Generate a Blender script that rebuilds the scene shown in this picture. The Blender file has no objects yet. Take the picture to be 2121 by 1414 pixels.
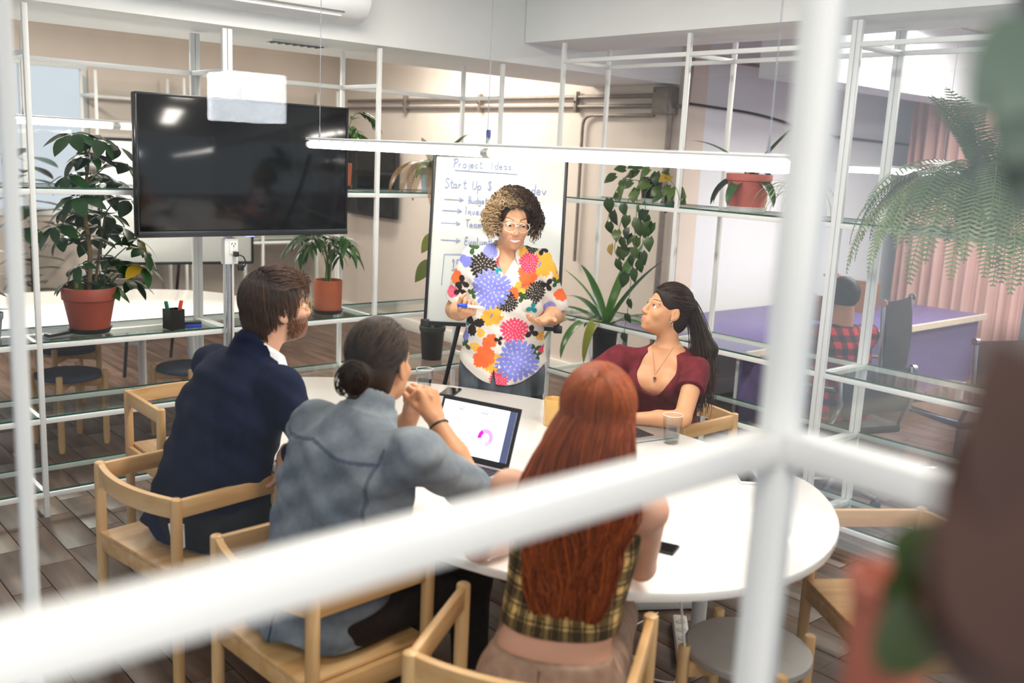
import bpy, bmesh, math, random
import numpy as np
from mathutils import Vector, Matrix
random.seed(7)
RNG = np.random.default_rng(11)
SC = bpy.context.scene
COL = SC.collection
PI = math.pi

# ---------------------------------------------------------------- camera, world, exposure
YAW, PITCH, ROLL = math.radians(48.697), math.radians(10.92), math.radians(2.777)
CAMH = 1.85
FPX = 2000.0
def _axes():
    cp, sp, cr, sr = math.cos(PITCH), math.sin(PITCH), math.cos(ROLL), math.sin(ROLL)
    fw = Vector((0, cp, -sp)); up = Vector((0, sp, cp)); rt = Vector((1, 0, 0))
    r2 = cr*rt + sr*up; u2 = -sr*rt + cr*up
    def w(v): return Vector((v.x*math.sin(YAW)+v.y*math.cos(YAW), -v.x*math.cos(YAW)+v.y*math.sin(YAW), v.z))
    return w(r2), w(u2), w(fw)
CR, CU, CF = _axes()
cam_data = bpy.data.cameras.new('camera')
cam = bpy.data.objects.new('camera', cam_data); COL.objects.link(cam)
m = Matrix.Identity(4)
for i in range(3):
    m[i][0], m[i][1], m[i][2] = CR[i], CU[i], -CF[i]
m[2][3] = CAMH
cam.matrix_world = m
cam_data.sensor_width = 36.0; cam_data.lens = FPX/2121*36.0
cam_data.clip_start = 0.02
cam_data.dof.use_dof = True; cam_data.dof.focus_distance = 4.45; cam_data.dof.aperture_fstop = 2.0
SC.camera = cam

world = bpy.data.worlds.new('daylight'); SC.world = world; world.use_nodes = True
wn = world.node_tree.nodes; wn['Background'].inputs[0].default_value = (0.86, 0.93, 1.0, 1); wn['Background'].inputs[1].default_value = 0.72
vs = SC.view_settings
vs.view_transform = 'Standard'; vs.look = 'None'; vs.exposure = 0.22; vs.gamma = 1.0; vs.use_curve_mapping = False

def area_light(name, loc, rot, sx, sy, power, col):
    l = bpy.data.lights.new(name, 'AREA'); l.shape = 'RECTANGLE'; l.size = sx; l.size_y = sy
    l.energy = power; l.color = col
    o = bpy.data.objects.new(name, l); COL.objects.link(o); o.location = loc; o.rotation_euler = rot
    return o
# fluorescent battens under the office ceiling (their tubes are built further down)
for (lx, ly, p) in ((2.3, 3.4, 40), (2.3, 1.2, 50), (-0.2, -0.7, 46), (1.8, 7.2, 105), (6.9, 3.0, 115), (6.9, 0.8, 110), (4.9, 7.0, 62)):  # third and last lamps added to brighten the near frame and cream wall
    area_light('ceiling_lamp_light', (lx, ly, 2.9), (0, 0, 0), 0.3, 1.5, p, (1.0, 0.93, 0.84))

# ---------------------------------------------------------------- pixel helpers (real positions worked out from the photograph's perspective)
def ray(x, y): return CF + CR*((x-1060.5)/FPX) - CU*((y-707.0)/FPX)
def onz(x, y, z): d = ray(x, y); return Vector((0, 0, CAMH)) + d*((z-CAMH)/d.z)
def onx(x, y, X): d = ray(x, y); return Vector((0, 0, CAMH)) + d*(X/d.x)
def ony(x, y, Y): d = ray(x, y); return Vector((0, 0, CAMH)) + d*(Y/d.y)
def atd(x, y, D): return Vector((0, 0, CAMH)) + ray(x, y)*D

# ---------------------------------------------------------------- materials
MATS = {}
def _new(name):
    mt = bpy.data.materials.new(name); mt.use_nodes = True
    nt = mt.node_tree; b = nt.nodes['Principled BSDF']
    MATS[name] = mt
    return mt, nt, b
def hexc(h):
    h = h.lstrip('#'); c = [int(h[i:i+2], 16)/255 for i in (0, 2, 4)]
    return tuple((x/12.92 if x <= .04045 else ((x+.055)/1.055)**2.4) for x in c)
def mat(name, col, rough=.5, metal=0., var=.06, scale=14., bump=0., bscale=120., spec=.5, stretch=(1, 1, 1), sheen=0., coat=0., emit=None, estr=0.):
    if name in MATS: return MATS[name]
    if isinstance(col, str): col = hexc(col)
    mt, nt, b = _new(name)
    tc = nt.nodes.new('ShaderNodeTexCoord'); mp = nt.nodes.new('ShaderNodeMapping'); mp.inputs['Scale'].default_value = stretch
    nt.links.new(tc.outputs['Object'], mp.inputs['Vector'])
    n = nt.nodes.new('ShaderNodeTexNoise'); n.inputs['Scale'].default_value = scale; n.inputs['Detail'].default_value = 4
    nt.links.new(mp.outputs['Vector'], n.inputs['Vector'])
    r = nt.nodes.new('ShaderNodeValToRGB')
    r.color_ramp.elements[0].position = .3; r.color_ramp.elements[1].position = .7
    r.color_ramp.elements[0].color = tuple(max(0, c*(1-var)) for c in col)+(1,)
    r.color_ramp.elements[1].color = tuple(min(1, c*(1+var)) for c in col)+(1,)
    nt.links.new(n.outputs['Fac'], r.inputs['Fac']); nt.links.new(r.outputs['Color'], b.inputs['Base Color'])
    b.inputs['Roughness'].default_value = rough; b.inputs['Metallic'].default_value = metal
    b.inputs['Specular IOR Level'].default_value = spec
    if sheen: b.inputs['Sheen Weight'].default_value = sheen
    if coat: b.inputs['Coat Weight'].default_value = coat
    if emit: b.inputs['Emission Color'].default_value = tuple(emit)+(1,); b.inputs['Emission Strength'].default_value = estr
    if bump:
        n2 = nt.nodes.new('ShaderNodeTexNoise'); n2.inputs['Scale'].default_value = bscale; n2.inputs['Detail'].default_value = 3
        nt.links.new(tc.outputs['Object'], n2.inputs['Vector'])
        bp = nt.nodes.new('ShaderNodeBump'); bp.inputs['Strength'].default_value = bump; bp.inputs['Distance'].default_value = .01
        nt.links.new(n2.outputs['Fac'], bp.inputs['Height']); nt.links.new(bp.outputs['Normal'], b.inputs['Normal'])
    return mt
def vcol(name, rough=.6, spec=.4, sss=0., bump=0., bscale=300., var=.05, scale=60., sheen=0.):
    """colour comes from the mesh's own print / skin colour attribute, with fine procedural variation"""
    if name in MATS: return MATS[name]
    mt, nt, b = _new(name)
    a = nt.nodes.new('ShaderNodeAttribute'); a.attribute_name = 'Col'
    tc = nt.nodes.new('ShaderNodeTexCoord')
    n = nt.nodes.new('ShaderNodeTexNoise'); n.inputs['Scale'].default_value = scale; n.inputs['Detail'].default_value = 4
    nt.links.new(tc.outputs['Object'], n.inputs['Vector'])
    mr = nt.nodes.new('ShaderNodeMapRange'); mr.inputs['To Min'].default_value = 1-var; mr.inputs['To Max'].default_value = 1+var
    nt.links.new(n.outputs['Fac'], mr.inputs['Value'])
    mx = nt.nodes.new('ShaderNodeVectorMath'); mx.operation = 'SCALE'
    nt.links.new(a.outputs['Color'], mx.inputs[0]); nt.links.new(mr.outputs['Result'], mx.inputs['Scale'])
    nt.links.new(mx.outputs['Vector'], b.inputs['Base Color'])
    b.inputs['Roughness'].default_value = rough; b.inputs['Specular IOR Level'].default_value = spec
    if sss:
        b.inputs['Subsurface Weight'].default_value = sss; b.inputs['Subsurface Radius'].default_value = (.012, .005, .003); b.inputs['Subsurface Scale'].default_value = .6
    if sheen: b.inputs['Sheen Weight'].default_value = sheen
    if bump:
        n2 = nt.nodes.new('ShaderNodeTexNoise'); n2.inputs['Scale'].default_value = bscale
        nt.links.new(tc.outputs['Object'], n2.inputs['Vector'])
        bp = nt.nodes.new('ShaderNodeBump'); bp.inputs['Strength'].default_value = bump; bp.inputs['Distance'].default_value = .004
        nt.links.new(n2.outputs['Fac'], bp.inputs['Height']); nt.links.new(bp.outputs['Normal'], b.inputs['Normal'])
    return mt
def wood(name, c1, c2, rough=.45, axis=1, scale=9.):
    if name in MATS: return MATS[name]
    if isinstance(c1, str): c1 = hexc(c1)
    if isinstance(c2, str): c2 = hexc(c2)
    mt, nt, b = _new(name)
    tc = nt.nodes.new('ShaderNodeTexCoord'); mp = nt.nodes.new('ShaderNodeMapping')
    s = [scale*2.2]*3; s[axis] = scale*.22; mp.inputs['Scale'].default_value = s
    oi = nt.nodes.new('ShaderNodeObjectInfo')
    ad = nt.nodes.new('ShaderNodeVectorMath'); ad.operation = 'MULTIPLY_ADD'; ad.inputs[1].default_value = (31, 17, 23)
    nt.links.new(oi.outputs['Random'], ad.inputs[0]); nt.links.new(tc.outputs['Object'], ad.inputs[2])
    nt.links.new(ad.outputs['Vector'], mp.inputs['Vector'])
    n = nt.nodes.new('ShaderNodeTexNoise'); n.inputs['Scale'].default_value = 1.4; n.inputs['Detail'].default_value = 6; n.inputs['Distortion'].default_value = .6
    nt.links.new(mp.outputs['Vector'], n.inputs['Vector'])
    r = nt.nodes.new('ShaderNodeValToRGB'); r.color_ramp.elements[0].position = .32; r.color_ramp.elements[1].position = .68
    r.color_ramp.elements[0].color = tuple(c1)+(1,); r.color_ramp.elements[1].color = tuple(c2)+(1,)
    nt.links.new(n.outputs['Fac'], r.inputs['Fac'])
    # each piece a little lighter or darker
    mr = nt.nodes.new('ShaderNodeMapRange'); mr.inputs['To Min'].default_value = .9; mr.inputs['To Max'].default_value = 1.1
    nt.links.new(oi.outputs['Random'], mr.inputs['Value'])
    mx = nt.nodes.new('ShaderNodeVectorMath'); mx.operation = 'SCALE'
    nt.links.new(r.outputs['Color'], mx.inputs[0]); nt.links.new(mr.outputs['Result'], mx.inputs['Scale'])
    nt.links.new(mx.outputs['Vector'], b.inputs['Base Color'])
    b.inputs['Roughness'].default_value = rough
    bp = nt.nodes.new('ShaderNodeBump'); bp.inputs['Strength'].default_value = .08; bp.inputs['Distance'].default_value = .004
    nt.links.new(n.outputs['Fac'], bp.inputs['Height']); nt.links.new(bp.outputs['Normal'], b.inputs['Normal'])
    return mt
def thin_glass(name, tint=(1, 1, 1), base=.02, gain=1., rough=0.):
    if name in MATS: return MATS[name]
    mt, nt, b = _new(name); nt.nodes.remove(b)
    out = nt.nodes['Material Output']
    t = nt.nodes.new('ShaderNodeBsdfTransparent'); t.inputs[0].default_value = tuple(tint)+(1,)
    g = nt.nodes.new('ShaderNodeBsdfGlossy'); g.inputs['Roughness'].default_value = rough
    n = nt.nodes.new('ShaderNodeTexNoise'); n.inputs['Scale'].default_value = 2.
    lw = nt.nodes.new('ShaderNodeLayerWeight'); lw.inputs[0].default_value = .5
    pw = nt.nodes.new('ShaderNodeMath'); pw.operation = 'POWER'; pw.inputs[1].default_value = 5.; nt.links.new(lw.outputs['Facing'], pw.inputs[0])
    fr = nt.nodes.new('ShaderNodeMath'); fr.operation = 'MULTIPLY_ADD'; fr.inputs[1].default_value = .96; fr.inputs[2].default_value = .04; nt.links.new(pw.outputs[0], fr.inputs[0])
    ma = nt.nodes.new('ShaderNodeMath'); ma.operation = 'MULTIPLY_ADD'; ma.inputs[1].default_value = gain; ma.inputs[2].default_value = base; ma.use_clamp = True
    nt.links.new(fr.outputs[0], ma.inputs[0])
    mx = nt.nodes.new('ShaderNodeMixShader')
    nt.links.new(ma.outputs[0], mx.inputs[0]); nt.links.new(t.outputs[0], mx.inputs[1]); nt.links.new(g.outputs[0], mx.inputs[2])
    nt.links.new(mx.outputs[0], out.inputs['Surface'])
    return mt
def emitter(name, col, strength):
    if name in MATS: return MATS[name]
    mt, nt, b = _new(name)
    b.inputs['Base Color'].default_value = tuple(col)+(1,)
    b.inputs['Emission Color'].default_value = tuple(col)+(1,); b.inputs['Emission Strength'].default_value = strength
    return mt

# ---------------------------------------------------------------- mesh building
class MB:
    def __init__(s): s.v = []; s.f = []
    def add(s, vs, fs):
        o = len(s.v); s.v += [tuple(v) for v in vs]; s.f += [tuple(i+o for i in f) for f in fs]; return s
    def box(s, c, d, rz=0., M=None):
        x, y, z = d[0]/2, d[1]/2, d[2]/2
        vs = [Vector(q) for q in ((-x,-y,-z),(x,-y,-z),(x,y,-z),(-x,y,-z),(-x,-y,z),(x,-y,z),(x,y,z),(-x,y,z))]
        if rz: R = Matrix.Rotation(rz, 3, 'Z'); vs = [R @ v for v in vs]
        if M is not None: vs = [M @ v for v in vs]
        c = Vector(c)
        return s.add([v+c for v in vs], [(0,3,2,1),(4,5,6,7),(0,1,5,4),(1,2,6,5),(2,3,7,6),(3,0,4,7)])
    def beam(s, a, b, w, h, up=(0,0,1)):
        a, b = Vector(a), Vector(b); d = (b-a); L = d.length; d.normalize(); up = Vector(up)
        if abs(d.dot(up)) > .99: up = Vector((1,0,0))
        sd = d.cross(up).normalized(); u2 = sd.cross(d)
        M = Matrix((sd, d, u2)).transposed()
        return s.box((a+b)/2, (w, L, h), M=M)
    def path(s, pts, rad, n=8, caps=True, flat=1.):
        pts = [Vector(p) for p in pts]; k = len(pts)
        if not hasattr(rad, '__len__'): rad = [rad]*k
        T = []
        for i in range(k):
            t = pts[min(i+1, k-1)]-pts[max(i-1, 0)]; T.append(t.normalized() if t.length > 1e-9 else Vector((0,0,1)))
        ref = Vector((0,0,1)) if abs(T[0].z) < .9 else Vector((1,0,0))
        N = T[0].cross(ref).normalized()
        vs = []; fs = []
        for i in range(k):
            N = (N - T[i]*N.dot(T[i])).normalized(); B = T[i].cross(N)
            for j in range(n):
                a = 2*PI*j/n; vs.append(pts[i] + (N*math.cos(a) + B*math.sin(a)*flat)*rad[i])
        for i in range(k-1):
            for j in range(n):
                j2 = (j+1) % n; fs.append((i*n+j, i*n+j2, (i+1)*n+j2, (i+1)*n+j))
        if caps: fs.append(tuple(range(n-1, -1, -1))); fs.append(tuple((k-1)*n+j for j in range(n)))
        return s.add(vs, fs)
    def tube(s, a, b, r, r2=None, n=12): return s.path([a, b], [r, r if r2 is None else r2], n)
    def lathe(s, prof, n=28, c=(0,0,0)):
        vs = []; fs = []; k = len(prof)
        for r, z in prof:
            for j in range(n):
                a = 2*PI*j/n; vs.append((c[0]+r*math.cos(a), c[1]+r*math.sin(a), c[2]+z))
        for i in range(k-1):
            for j in range(n):
                j2 = (j+1) % n; fs.append((i*n+j, i*n+j2, (i+1)*n+j2, (i+1)*n+j))
        if prof[0][0] > 1e-6: fs.append(tuple(range(n-1, -1, -1)))
        if prof[-1][0] > 1e-6: fs.append(tuple((k-1)*n+j for j in range(n)))
        return s.add(vs, fs)
    def prism(s, outl, z0, z1):
        n = len(outl)
        vs = [(x, y, z0) for x, y in outl]+[(x, y, z1) for x, y in outl]
        fs = [tuple(range(n-1, -1, -1)), tuple(range(n, 2*n))]+[(i, (i+1) % n, n+(i+1) % n, n+i) for i in range(n)]
        return s.add(vs, fs)
    def surf(s, P):
        nu, nv = len(P), len(P[0])
        vs = [p for row in P for p in row]
        return s.add(vs, [(i*nv+j, i*nv+j+1, (i+1)*nv+j+1, (i+1)*nv+j) for i in range(nu-1) for j in range(nv-1)])
    def ball(s, c, r, nu=12, nv=8):
        r = r if hasattr(r, '__len__') else (r, r, r)
        vs = []; fs = []
        for i in range(nv+1):
            t = PI*i/nv
            for j in range(nu):
                a = 2*PI*j/nu; vs.append((c[0]+r[0]*math.sin(t)*math.cos(a), c[1]+r[1]*math.sin(t)*math.sin(a), c[2]-r[2]*math.cos(t)))
        for i in range(nv):
            for j in range(nu):
                j2 = (j+1) % nu; fs.append((i*nu+j, i*nu+j2, (i+1)*nu+j2, (i+1)*nu+j))
        return s.add(vs, fs)
def mesh_of(name, mb, mt=None, bevel=0., smooth=True, ang=38.):
    me = bpy.data.meshes.new(name); me.from_pydata(mb.v, [], mb.f); me.update()
    if bevel:
        bm = bmesh.new(); bm.from_mesh(me)
        bmesh.ops.remove_doubles(bm, verts=bm.verts, dist=1e-6)
        es = [e for e in bm.edges if len(e.link_faces) == 2 and e.calc_face_angle(0) > .5]
        bmesh.ops.bevel(bm, geom=es, offset=bevel, segments=2, profile=.5, affect='EDGES', clamp_overlap=True)
        bm.to_mesh(me); bm.free()
    if smooth:
        me.polygons.foreach_set('use_smooth', [True]*len(me.polygons)); me.set_sharp_from_angle(angle=math.radians(ang))
    if mt: me.materials.append(mt)
    return me
def link(name, me, parent=None, loc=(0,0,0), rot=(0,0,0)):
    o = bpy.data.objects.new(name, me); COL.objects.link(o)
    o.location = loc; o.rotation_euler = rot
    if parent is not None: o.parent = parent
    return o
def obj(name, mb, mt, parent=None, loc=(0,0,0), rot=(0,0,0), bevel=0., smooth=True, ang=38.):
    return link(name, mesh_of(name, mb, mt, bevel, smooth, ang), parent, loc, rot)
def tag(o, label=None, cat=None, group=None, kind=None):
    if label: o['label'] = label
    if cat: o['category'] = cat
    if group: o['group'] = group
    if kind: o['kind'] = kind
    return o
def thing(name, label, cat, loc=(0,0,0), rz=0., group=None):
    o = bpy.data.objects.new(name, None); COL.objects.link(o); o.empty_display_size = .1
    o.location = loc; o.rotation_euler = (0, 0, rz)
    return tag(o, label, cat, group)
def copy_tree(o, parent=None):
    c = o.copy(); COL.objects.link(c); c.parent = parent
    for ch in list(o.children): copy_tree(ch, c)
    return c
def frame_to(o, pos, d, nrm, s=1.):
    """place o: local +Y along d, local +Z near nrm"""
    d = Vector(d).normalized(); nrm = Vector(nrm)
    x = d.cross(nrm)
    if x.length < 1e-5: x = d.cross(Vector((.3,.5,.8)))
    x.normalize(); z = x.cross(d)
    M = Matrix((x*s, d*s, z*s)).transposed().to_4x4(); M.translation = Vector(pos)
    o.matrix_basis = M
    return o
# ================================================================ the setting
WHITE = mat('white_powder_coat', '#e9ebea', .35, var=.02, scale=5)
PLASTER = mat('painted_plaster', '#e6e2da', .8, var=.03, scale=3, bump=.12, bscale=60)
BEAMP = mat('beam_plaster', '#ecefef', .8, var=.02, scale=2, bump=.06, bscale=50)
WARMW = mat('aged_cream_wall', '#dccfc2', .85, var=.07, scale=1.6, bump=.15, bscale=25, stretch=(1, 1, .35))
OFFW = mat('office_white_wall', '#dfe3e8', .8, var=.03, scale=1.5)
GROUT = mat('floor_grout', '#5b4a3e', .9, var=.1, scale=30)
TILE = wood('wood_look_tile', '#3e2e24', '#72594a', .45, axis=1, scale=5.)
CHROME = mat('brushed_steel', '#b9bcc0', .25, 1., var=.05, scale=40)
BLACK = mat('black_plastic', '#121213', .45, var=.15)
BLACKM = mat('black_metal', '#17181a', .4, .3, var=.1)
PIPE = mat('galvanised_conduit', '#8f857c', .5, .6, var=.12, scale=20)
SHGLASS = thin_glass('shelf_glass', (.95, .985, .97), .0, .45)
GEDGE = mat('green_glass_edge', '#0f4a3c', .15, var=.1)
PANE = thin_glass('partition_glass', (.985, .99, .99), .0, .22)
UPANE = thin_glass('upper_partition_glass', (.985, .99, .99), .0, .34)
FILMPANE = thin_glass('reflective_partition_glass', (.95, .965, .975), .09, .9)

fl = MB().box((4.1, 4.1, -.035), (13.2, 13.2, .05))
floor = tag(obj('floor', fl, GROUT), kind='structure')
PW, PL = .157, .4625
plank_me = mesh_of('plank', MB().box((0, 0, 0), (PW-.004, PL-.004, .012)), TILE, bevel=.0015)
cand = []
for i in range(-14, 68):
    st = (0, .23, 0, .12, .31)[i % 5]
    for j in range(-5, 23):
        x = .913+.157*(i-1)+PW/2; y = .10+st+PL*j+PL/2
        if -2.3 < x < 10.5 and -2.3 < y < 10.4: cand.append((x, y))
def seen(p):
    d = Vector((p[0], p[1], -CAMH)); z = d.dot(CF)
    if z < .5: return False
    u = 1060.5+FPX*d.dot(CR)/z; v = 707-FPX*d.dot(CU)/z
    return -60 < u < 2180 and -40 < v < 1490
vis = sorted([c for c in cand if seen(c)], key=lambda c: c[0]**2+c[1]**2)
near = vis[:300]; nset = set(near)
for (x, y) in near:
    link('plank', plank_me, floor, (x, y, -.006+random.uniform(-.0006, .0006)))
mb = MB()
for c in cand:
    if c not in nset: mb.box((c[0], c[1], -.006), (PW-.004, PL-.004, .012))
tag(obj('plank_field', mb, TILE, floor, smooth=False), kind='stuff')

def struct(name, mb, mt, **k): return tag(obj(name, mb, mt, **k), kind='structure')
struct('ceiling', MB().box((4.1, 4.1, 3.05), (13.2, 13.2, .1)), PLASTER)
struct('wall_back', MB().box((5.85, 7.25, 1.5), (.2, 5.1, 3.0)), WARMW)
struct('wall_office', MB().box((7.71, 4.8, 1.5), (3.89, .19, 3.0)), OFFW)
struct('wall_far', MB().box((9.7, 1.3, 1.5), (.2, 7.0, 3.0)), OFFW)
# end wall of the second meeting room, with a window opening at its left
mb = MB()
mb.box((4.4, 9.7, 1.5), (2.7, .2, 3.0)); mb.box((.1, 9.7, 1.5), (2.6, .2, 3.0))
mb.box((2.225, 9.7, .55), (1.65, .2, 1.1)); mb.box((2.225, 9.7, 2.75), (1.65, .2, .5))
struct('wall_end', mb, WARMW)
w1 = struct('window_1', MB().box((2.225, 9.66, 1.13), (1.75, .16, .06)).box((2.225, 9.66, 2.47), (1.65, .08, .06)), WHITE)
for k in range(4): obj('mullion', MB().box((1.43+k*.53, 9.66, 1.8), (.05, .07, 1.34)), WHITE, w1)
for k in range(3): obj('pane', MB().box((1.695+k*.53, 9.67, 1.8), (.48, .006, 1.3)), PANE, w1)
struct('baseboard_back', MB().box((5.735, 7.2, .06), (.03, 5.0, .12)), PLASTER, bevel=.004)
struct('baseboard_office', MB().box((7.7, 4.685, .06), (3.8, .03, .12)), WHITE, bevel=.004)
# beams: front one over the glass shelves, side one over the plant shelves
struct('trim_1', MB().box((1.625, 5.25, 2.71), (8.25, .9, .58)), BEAMP)
struct('trim_2', MB().box((4.48, 1.0, 2.775), (.56, 7.59, .45)), BEAMP)
struct('trim_3', MB().box((7.6, 3.9, 2.72), (3.8, .35, .55)), OFFW)

# ---------------------------------------------------------------- glass-and-steel shelving bays
PT = .024
def shelving(label, org, axis, stops, levels, htop, backrail, depthdir):
    """axis: unit run direction; stops: post positions along it; posts front and back, rails, glass boards"""
    t = thing('shelving_unit', label, 'shelf', org)
    ax = Vector(axis); dp = Vector(depthdir)*.4
    up = Vector((0, 0, 1))
    for s in stops:
        for dd in (Vector((0,0,0)), dp):
            p = ax*s+dd; obj('post', MB().beam(p, p+up*htop, PT, PT, up=ax), WHITE, t, bevel=.002)
    for z in levels:
        for dd in (Vector((0,0,0)), dp):
            for a, b in zip(stops[:-1], stops[1:]):
                obj('rail', MB().beam(ax*(a+PT/2)+dd+up*z, ax*(b-PT/2)+dd+up*z, PT, PT), WHITE, t, bevel=.002)
        for s in stops:
            obj('crossbar', MB().beam(ax*s+up*z+dp*.03, ax*s+up*z+dp*.97, PT, PT), WHITE, t, bevel=.002)
        if z > 2.0: continue
        for a, b in zip(stops[:-1], stops[1:]):
            c = ax*((a+b)/2)+dp/2+up*(z+PT/2+.005)
            sz = Vector((abs(ax.x)*(b-a-.03)+abs(dp.x)*.98, abs(ax.y)*(b-a-.03)+abs(dp.y)*.98, .008))
            g = obj('glass_board', MB().box(c, sz), SHGLASS, t)
            n = dp.normalized()*-1
            e = MB().beam(c-ax*((b-a-.03)/2)+n*.197, c+ax*((b-a-.03)/2)+n*.197, .004, .0075)
            e.beam(c-ax*((b-a-.03)/2)-n*.197, c+ax*((b-a-.03)/2)-n*.197, .004, .0075)
            obj('green_edge', e, GEDGE, g)
    if backrail:
        for a, b in zip(stops[:-1], stops[1:]):
            obj('rail', MB().beam(ax*(a+PT/2)+dp+up*backrail, ax*(b-PT/2)+dp+up*backrail, PT, PT), WHITE, t, bevel=.002)
        for s in stops: obj('crossbar', MB().beam(ax*s+up*backrail+dp*.03, ax*s+up*backrail+dp*.97, PT, PT), WHITE, t, bevel=.002)
    # clear pane between the back posts
    for a, b in zip(stops[:-1], stops[1:]):
        c = ax*((a+b)/2)+dp*1.045+up*1.25
        obj('glass_pane', MB().box(c, Vector((abs(ax.x)*(b-a-.03)+abs(dp.x)*.015, abs(ax.y)*(b-a-.03)+abs(dp.y)*.015, 2.2))), PANE, t)
    return t
LV = (.114, .485, .853, 1.58)
H_ = PT/2
shelving('white steel shelf with glass boards left of the screen, holding the large potted umbrella tree', (0, 4.835, 0), (1,0,0), (.32+H_, 1.27, 2.22-H_-.002), LV, 2.41, 2.2, (0,1,0))
shelving('white steel shelf with glass boards behind the screen and the flip-chart board', (0, 4.835, 0), (1,0,0), (2.22+H_+.002, 3.14, 4.06), LV, 2.41, 2.2, (0,1,0))
LVR = (.114, .485, .853, 1.59, 2.43)
shelving('white steel shelf with glass boards holding the trailing vine and the pink flowerpot', (4.25, 0, 0), (0,1,0), (2.51+H_+.002, 3.50, 4.48), LVR, 2.54, None, (1,0,0))
shelving('white steel shelf with glass boards at the right, holding the big fern', (4.25, 0, 0), (0,1,0), (.53, 1.52, 2.51-H_-.002), LVR, 2.54, None, (1,0,0))

# ---------------------------------------------------------------- near partition that the camera looks through
t = thing('glass_partition', 'blurred white steel partition frame in the foreground, nearest to the viewer', 'partition', (0, 0, 0))
B = .036
px_, py_, pz_ = .90, .572, 1.553
obj('post', MB().beam((px_, py_, 0), (px_, py_, 2.98), B, B, up=(1,0,0)), WHITE, t, bevel=.004)
obj('rail', MB().beam((-.9, py_, pz_), (px_-B/2, py_, pz_), B, B), WHITE, t, bevel=.004)
obj('rail', MB().beam((px_, -.9, pz_), (px_, py_-B/2, pz_), B, B), WHITE, t, bevel=.004)
obj('glass_pane', MB().box((0, py_, 2.27), (1.76, .006, 1.4)), UPANE, t)
obj('glass_pane', MB().box((0, py_, .78), (1.76, .006, 1.5)), PANE, t)
obj('glass_pane', MB().box((px_, -.17, 2.27), (.006, 1.44, 1.4)), FILMPANE, t)
obj('glass_pane', MB().box((px_, -.17, .78), (.006, 1.44, 1.5)), FILMPANE, t)
a_ = atd(3, 0, 1.55)
t = thing('partition_post', 'blurred pale upright post at the far left edge of the picture', 'post', (a_.x, a_.y, 0))
obj('upright', MB().beam((0,0,0), (0,0,2.98), .024, .024, up=(1,0,0)), WHITE, t, bevel=.003)
obj('foot_plate', MB().box((0,0,.004), (.09,.09,.008)), WHITE, t)

# ---------------------------------------------------------------- conduits on the back wall
def pipe(label, pts, r, name='conduit_pipe', mt=PIPE, cat='pipe'):
    c = Vector(pts[0]); return tag(obj(name, MB().path([Vector(p)-c for p in pts], r, 10), mt, loc=c), label, cat)
def bend(pts, rad=.06, n=5):
    out = [Vector(pts[0])]
    for i in range(1, len(pts)-1):
        p0, p, p1 = Vector(pts[i-1]), Vector(pts[i]), Vector(pts[i+1])
        a = p+(p0-p).normalized()*min(rad, (p0-p).length*.45); b = p+(p1-p).normalized()*min(rad, (p1-p).length*.45)
        for k in range(n+1):
            s = k/n; out.append(a*(1-s)**2+p*2*s*(1-s)+b*s*s)
    return out+[Vector(pts[-1])]
pipe('upper grey conduit running level along the cream back wall', [(5.715, 9.4, 2.34), (5.715, 4.98, 2.34)], .016)
pipe('second grey conduit just under the upper one on the cream back wall', [(5.715, 9.4, 2.265), (5.715, 4.98, 2.265)], .016)
pipe('grey conduit that bends down the cream wall behind the corner post', bend([(5.715, 5.0, 2.195), (5.715, 5.76, 2.195), (5.715, 5.76, 1.0)], .1), .014)
pipe('grey conduit rising from the junction box around the wall corner', bend([(5.71, 4.79, 2.26), (5.71, 4.68, 2.26), (5.71, 4.66, 2.615)], .05), .013)
pipe('grey conduit running high along the white office wall', [(5.71, 4.665, 2.62), (7.5, 4.665, 2.62), (9.3, 4.665, 2.62)], .013)
pipe('dark cable drooping along the white office wall', bend([(5.74, 4.68, 2.28), (6.6, 4.675, 2.26), (7.6, 4.675, 2.14), (9.4, 4.675, 2.12)], .3), .010, 'wall_cable', BLACKM, 'cable')
pipe('thin grey conduit dropping straight down from the junction box', [(5.71, 4.84, 2.2), (5.71, 4.84, .15)], .022)
jb = thing('junction_box', 'grey metal junction box where the wall conduits meet', 'junction box', (5.69, 4.88, 2.3))
obj('box', MB().box((0,0,0), (.10, .17, .2)), PIPE, jb, bevel=.006)
obj('cover', MB().box((-.055,0,0), (.008, .15, .18)), PIPE, jb, bevel=.002)
obj('screw', MB().tube((-.06,.05,.07), (-.064,.05,.07), .006), BLACKM, jb)
for k, yy in enumerate((5.84, 7.1, 8.3)):
    c = thing('conduit_clamp', ('grey clamp holding the conduits beside the corner post', 'grey clamp holding the conduits above the dark wall screen', 'grey clamp holding the conduits at the far left of the cream wall')[k], 'clamp', (5.73, yy, 2.3), group='conduit clamps')
    obj('strap', MB().box((-.02,0,0), (.045, .03, .17)), PIPE, c, bevel=.004); obj('bolt', MB().tube((-.045,0,0), (-.052,0,0), .008), BLACKM, c)

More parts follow.
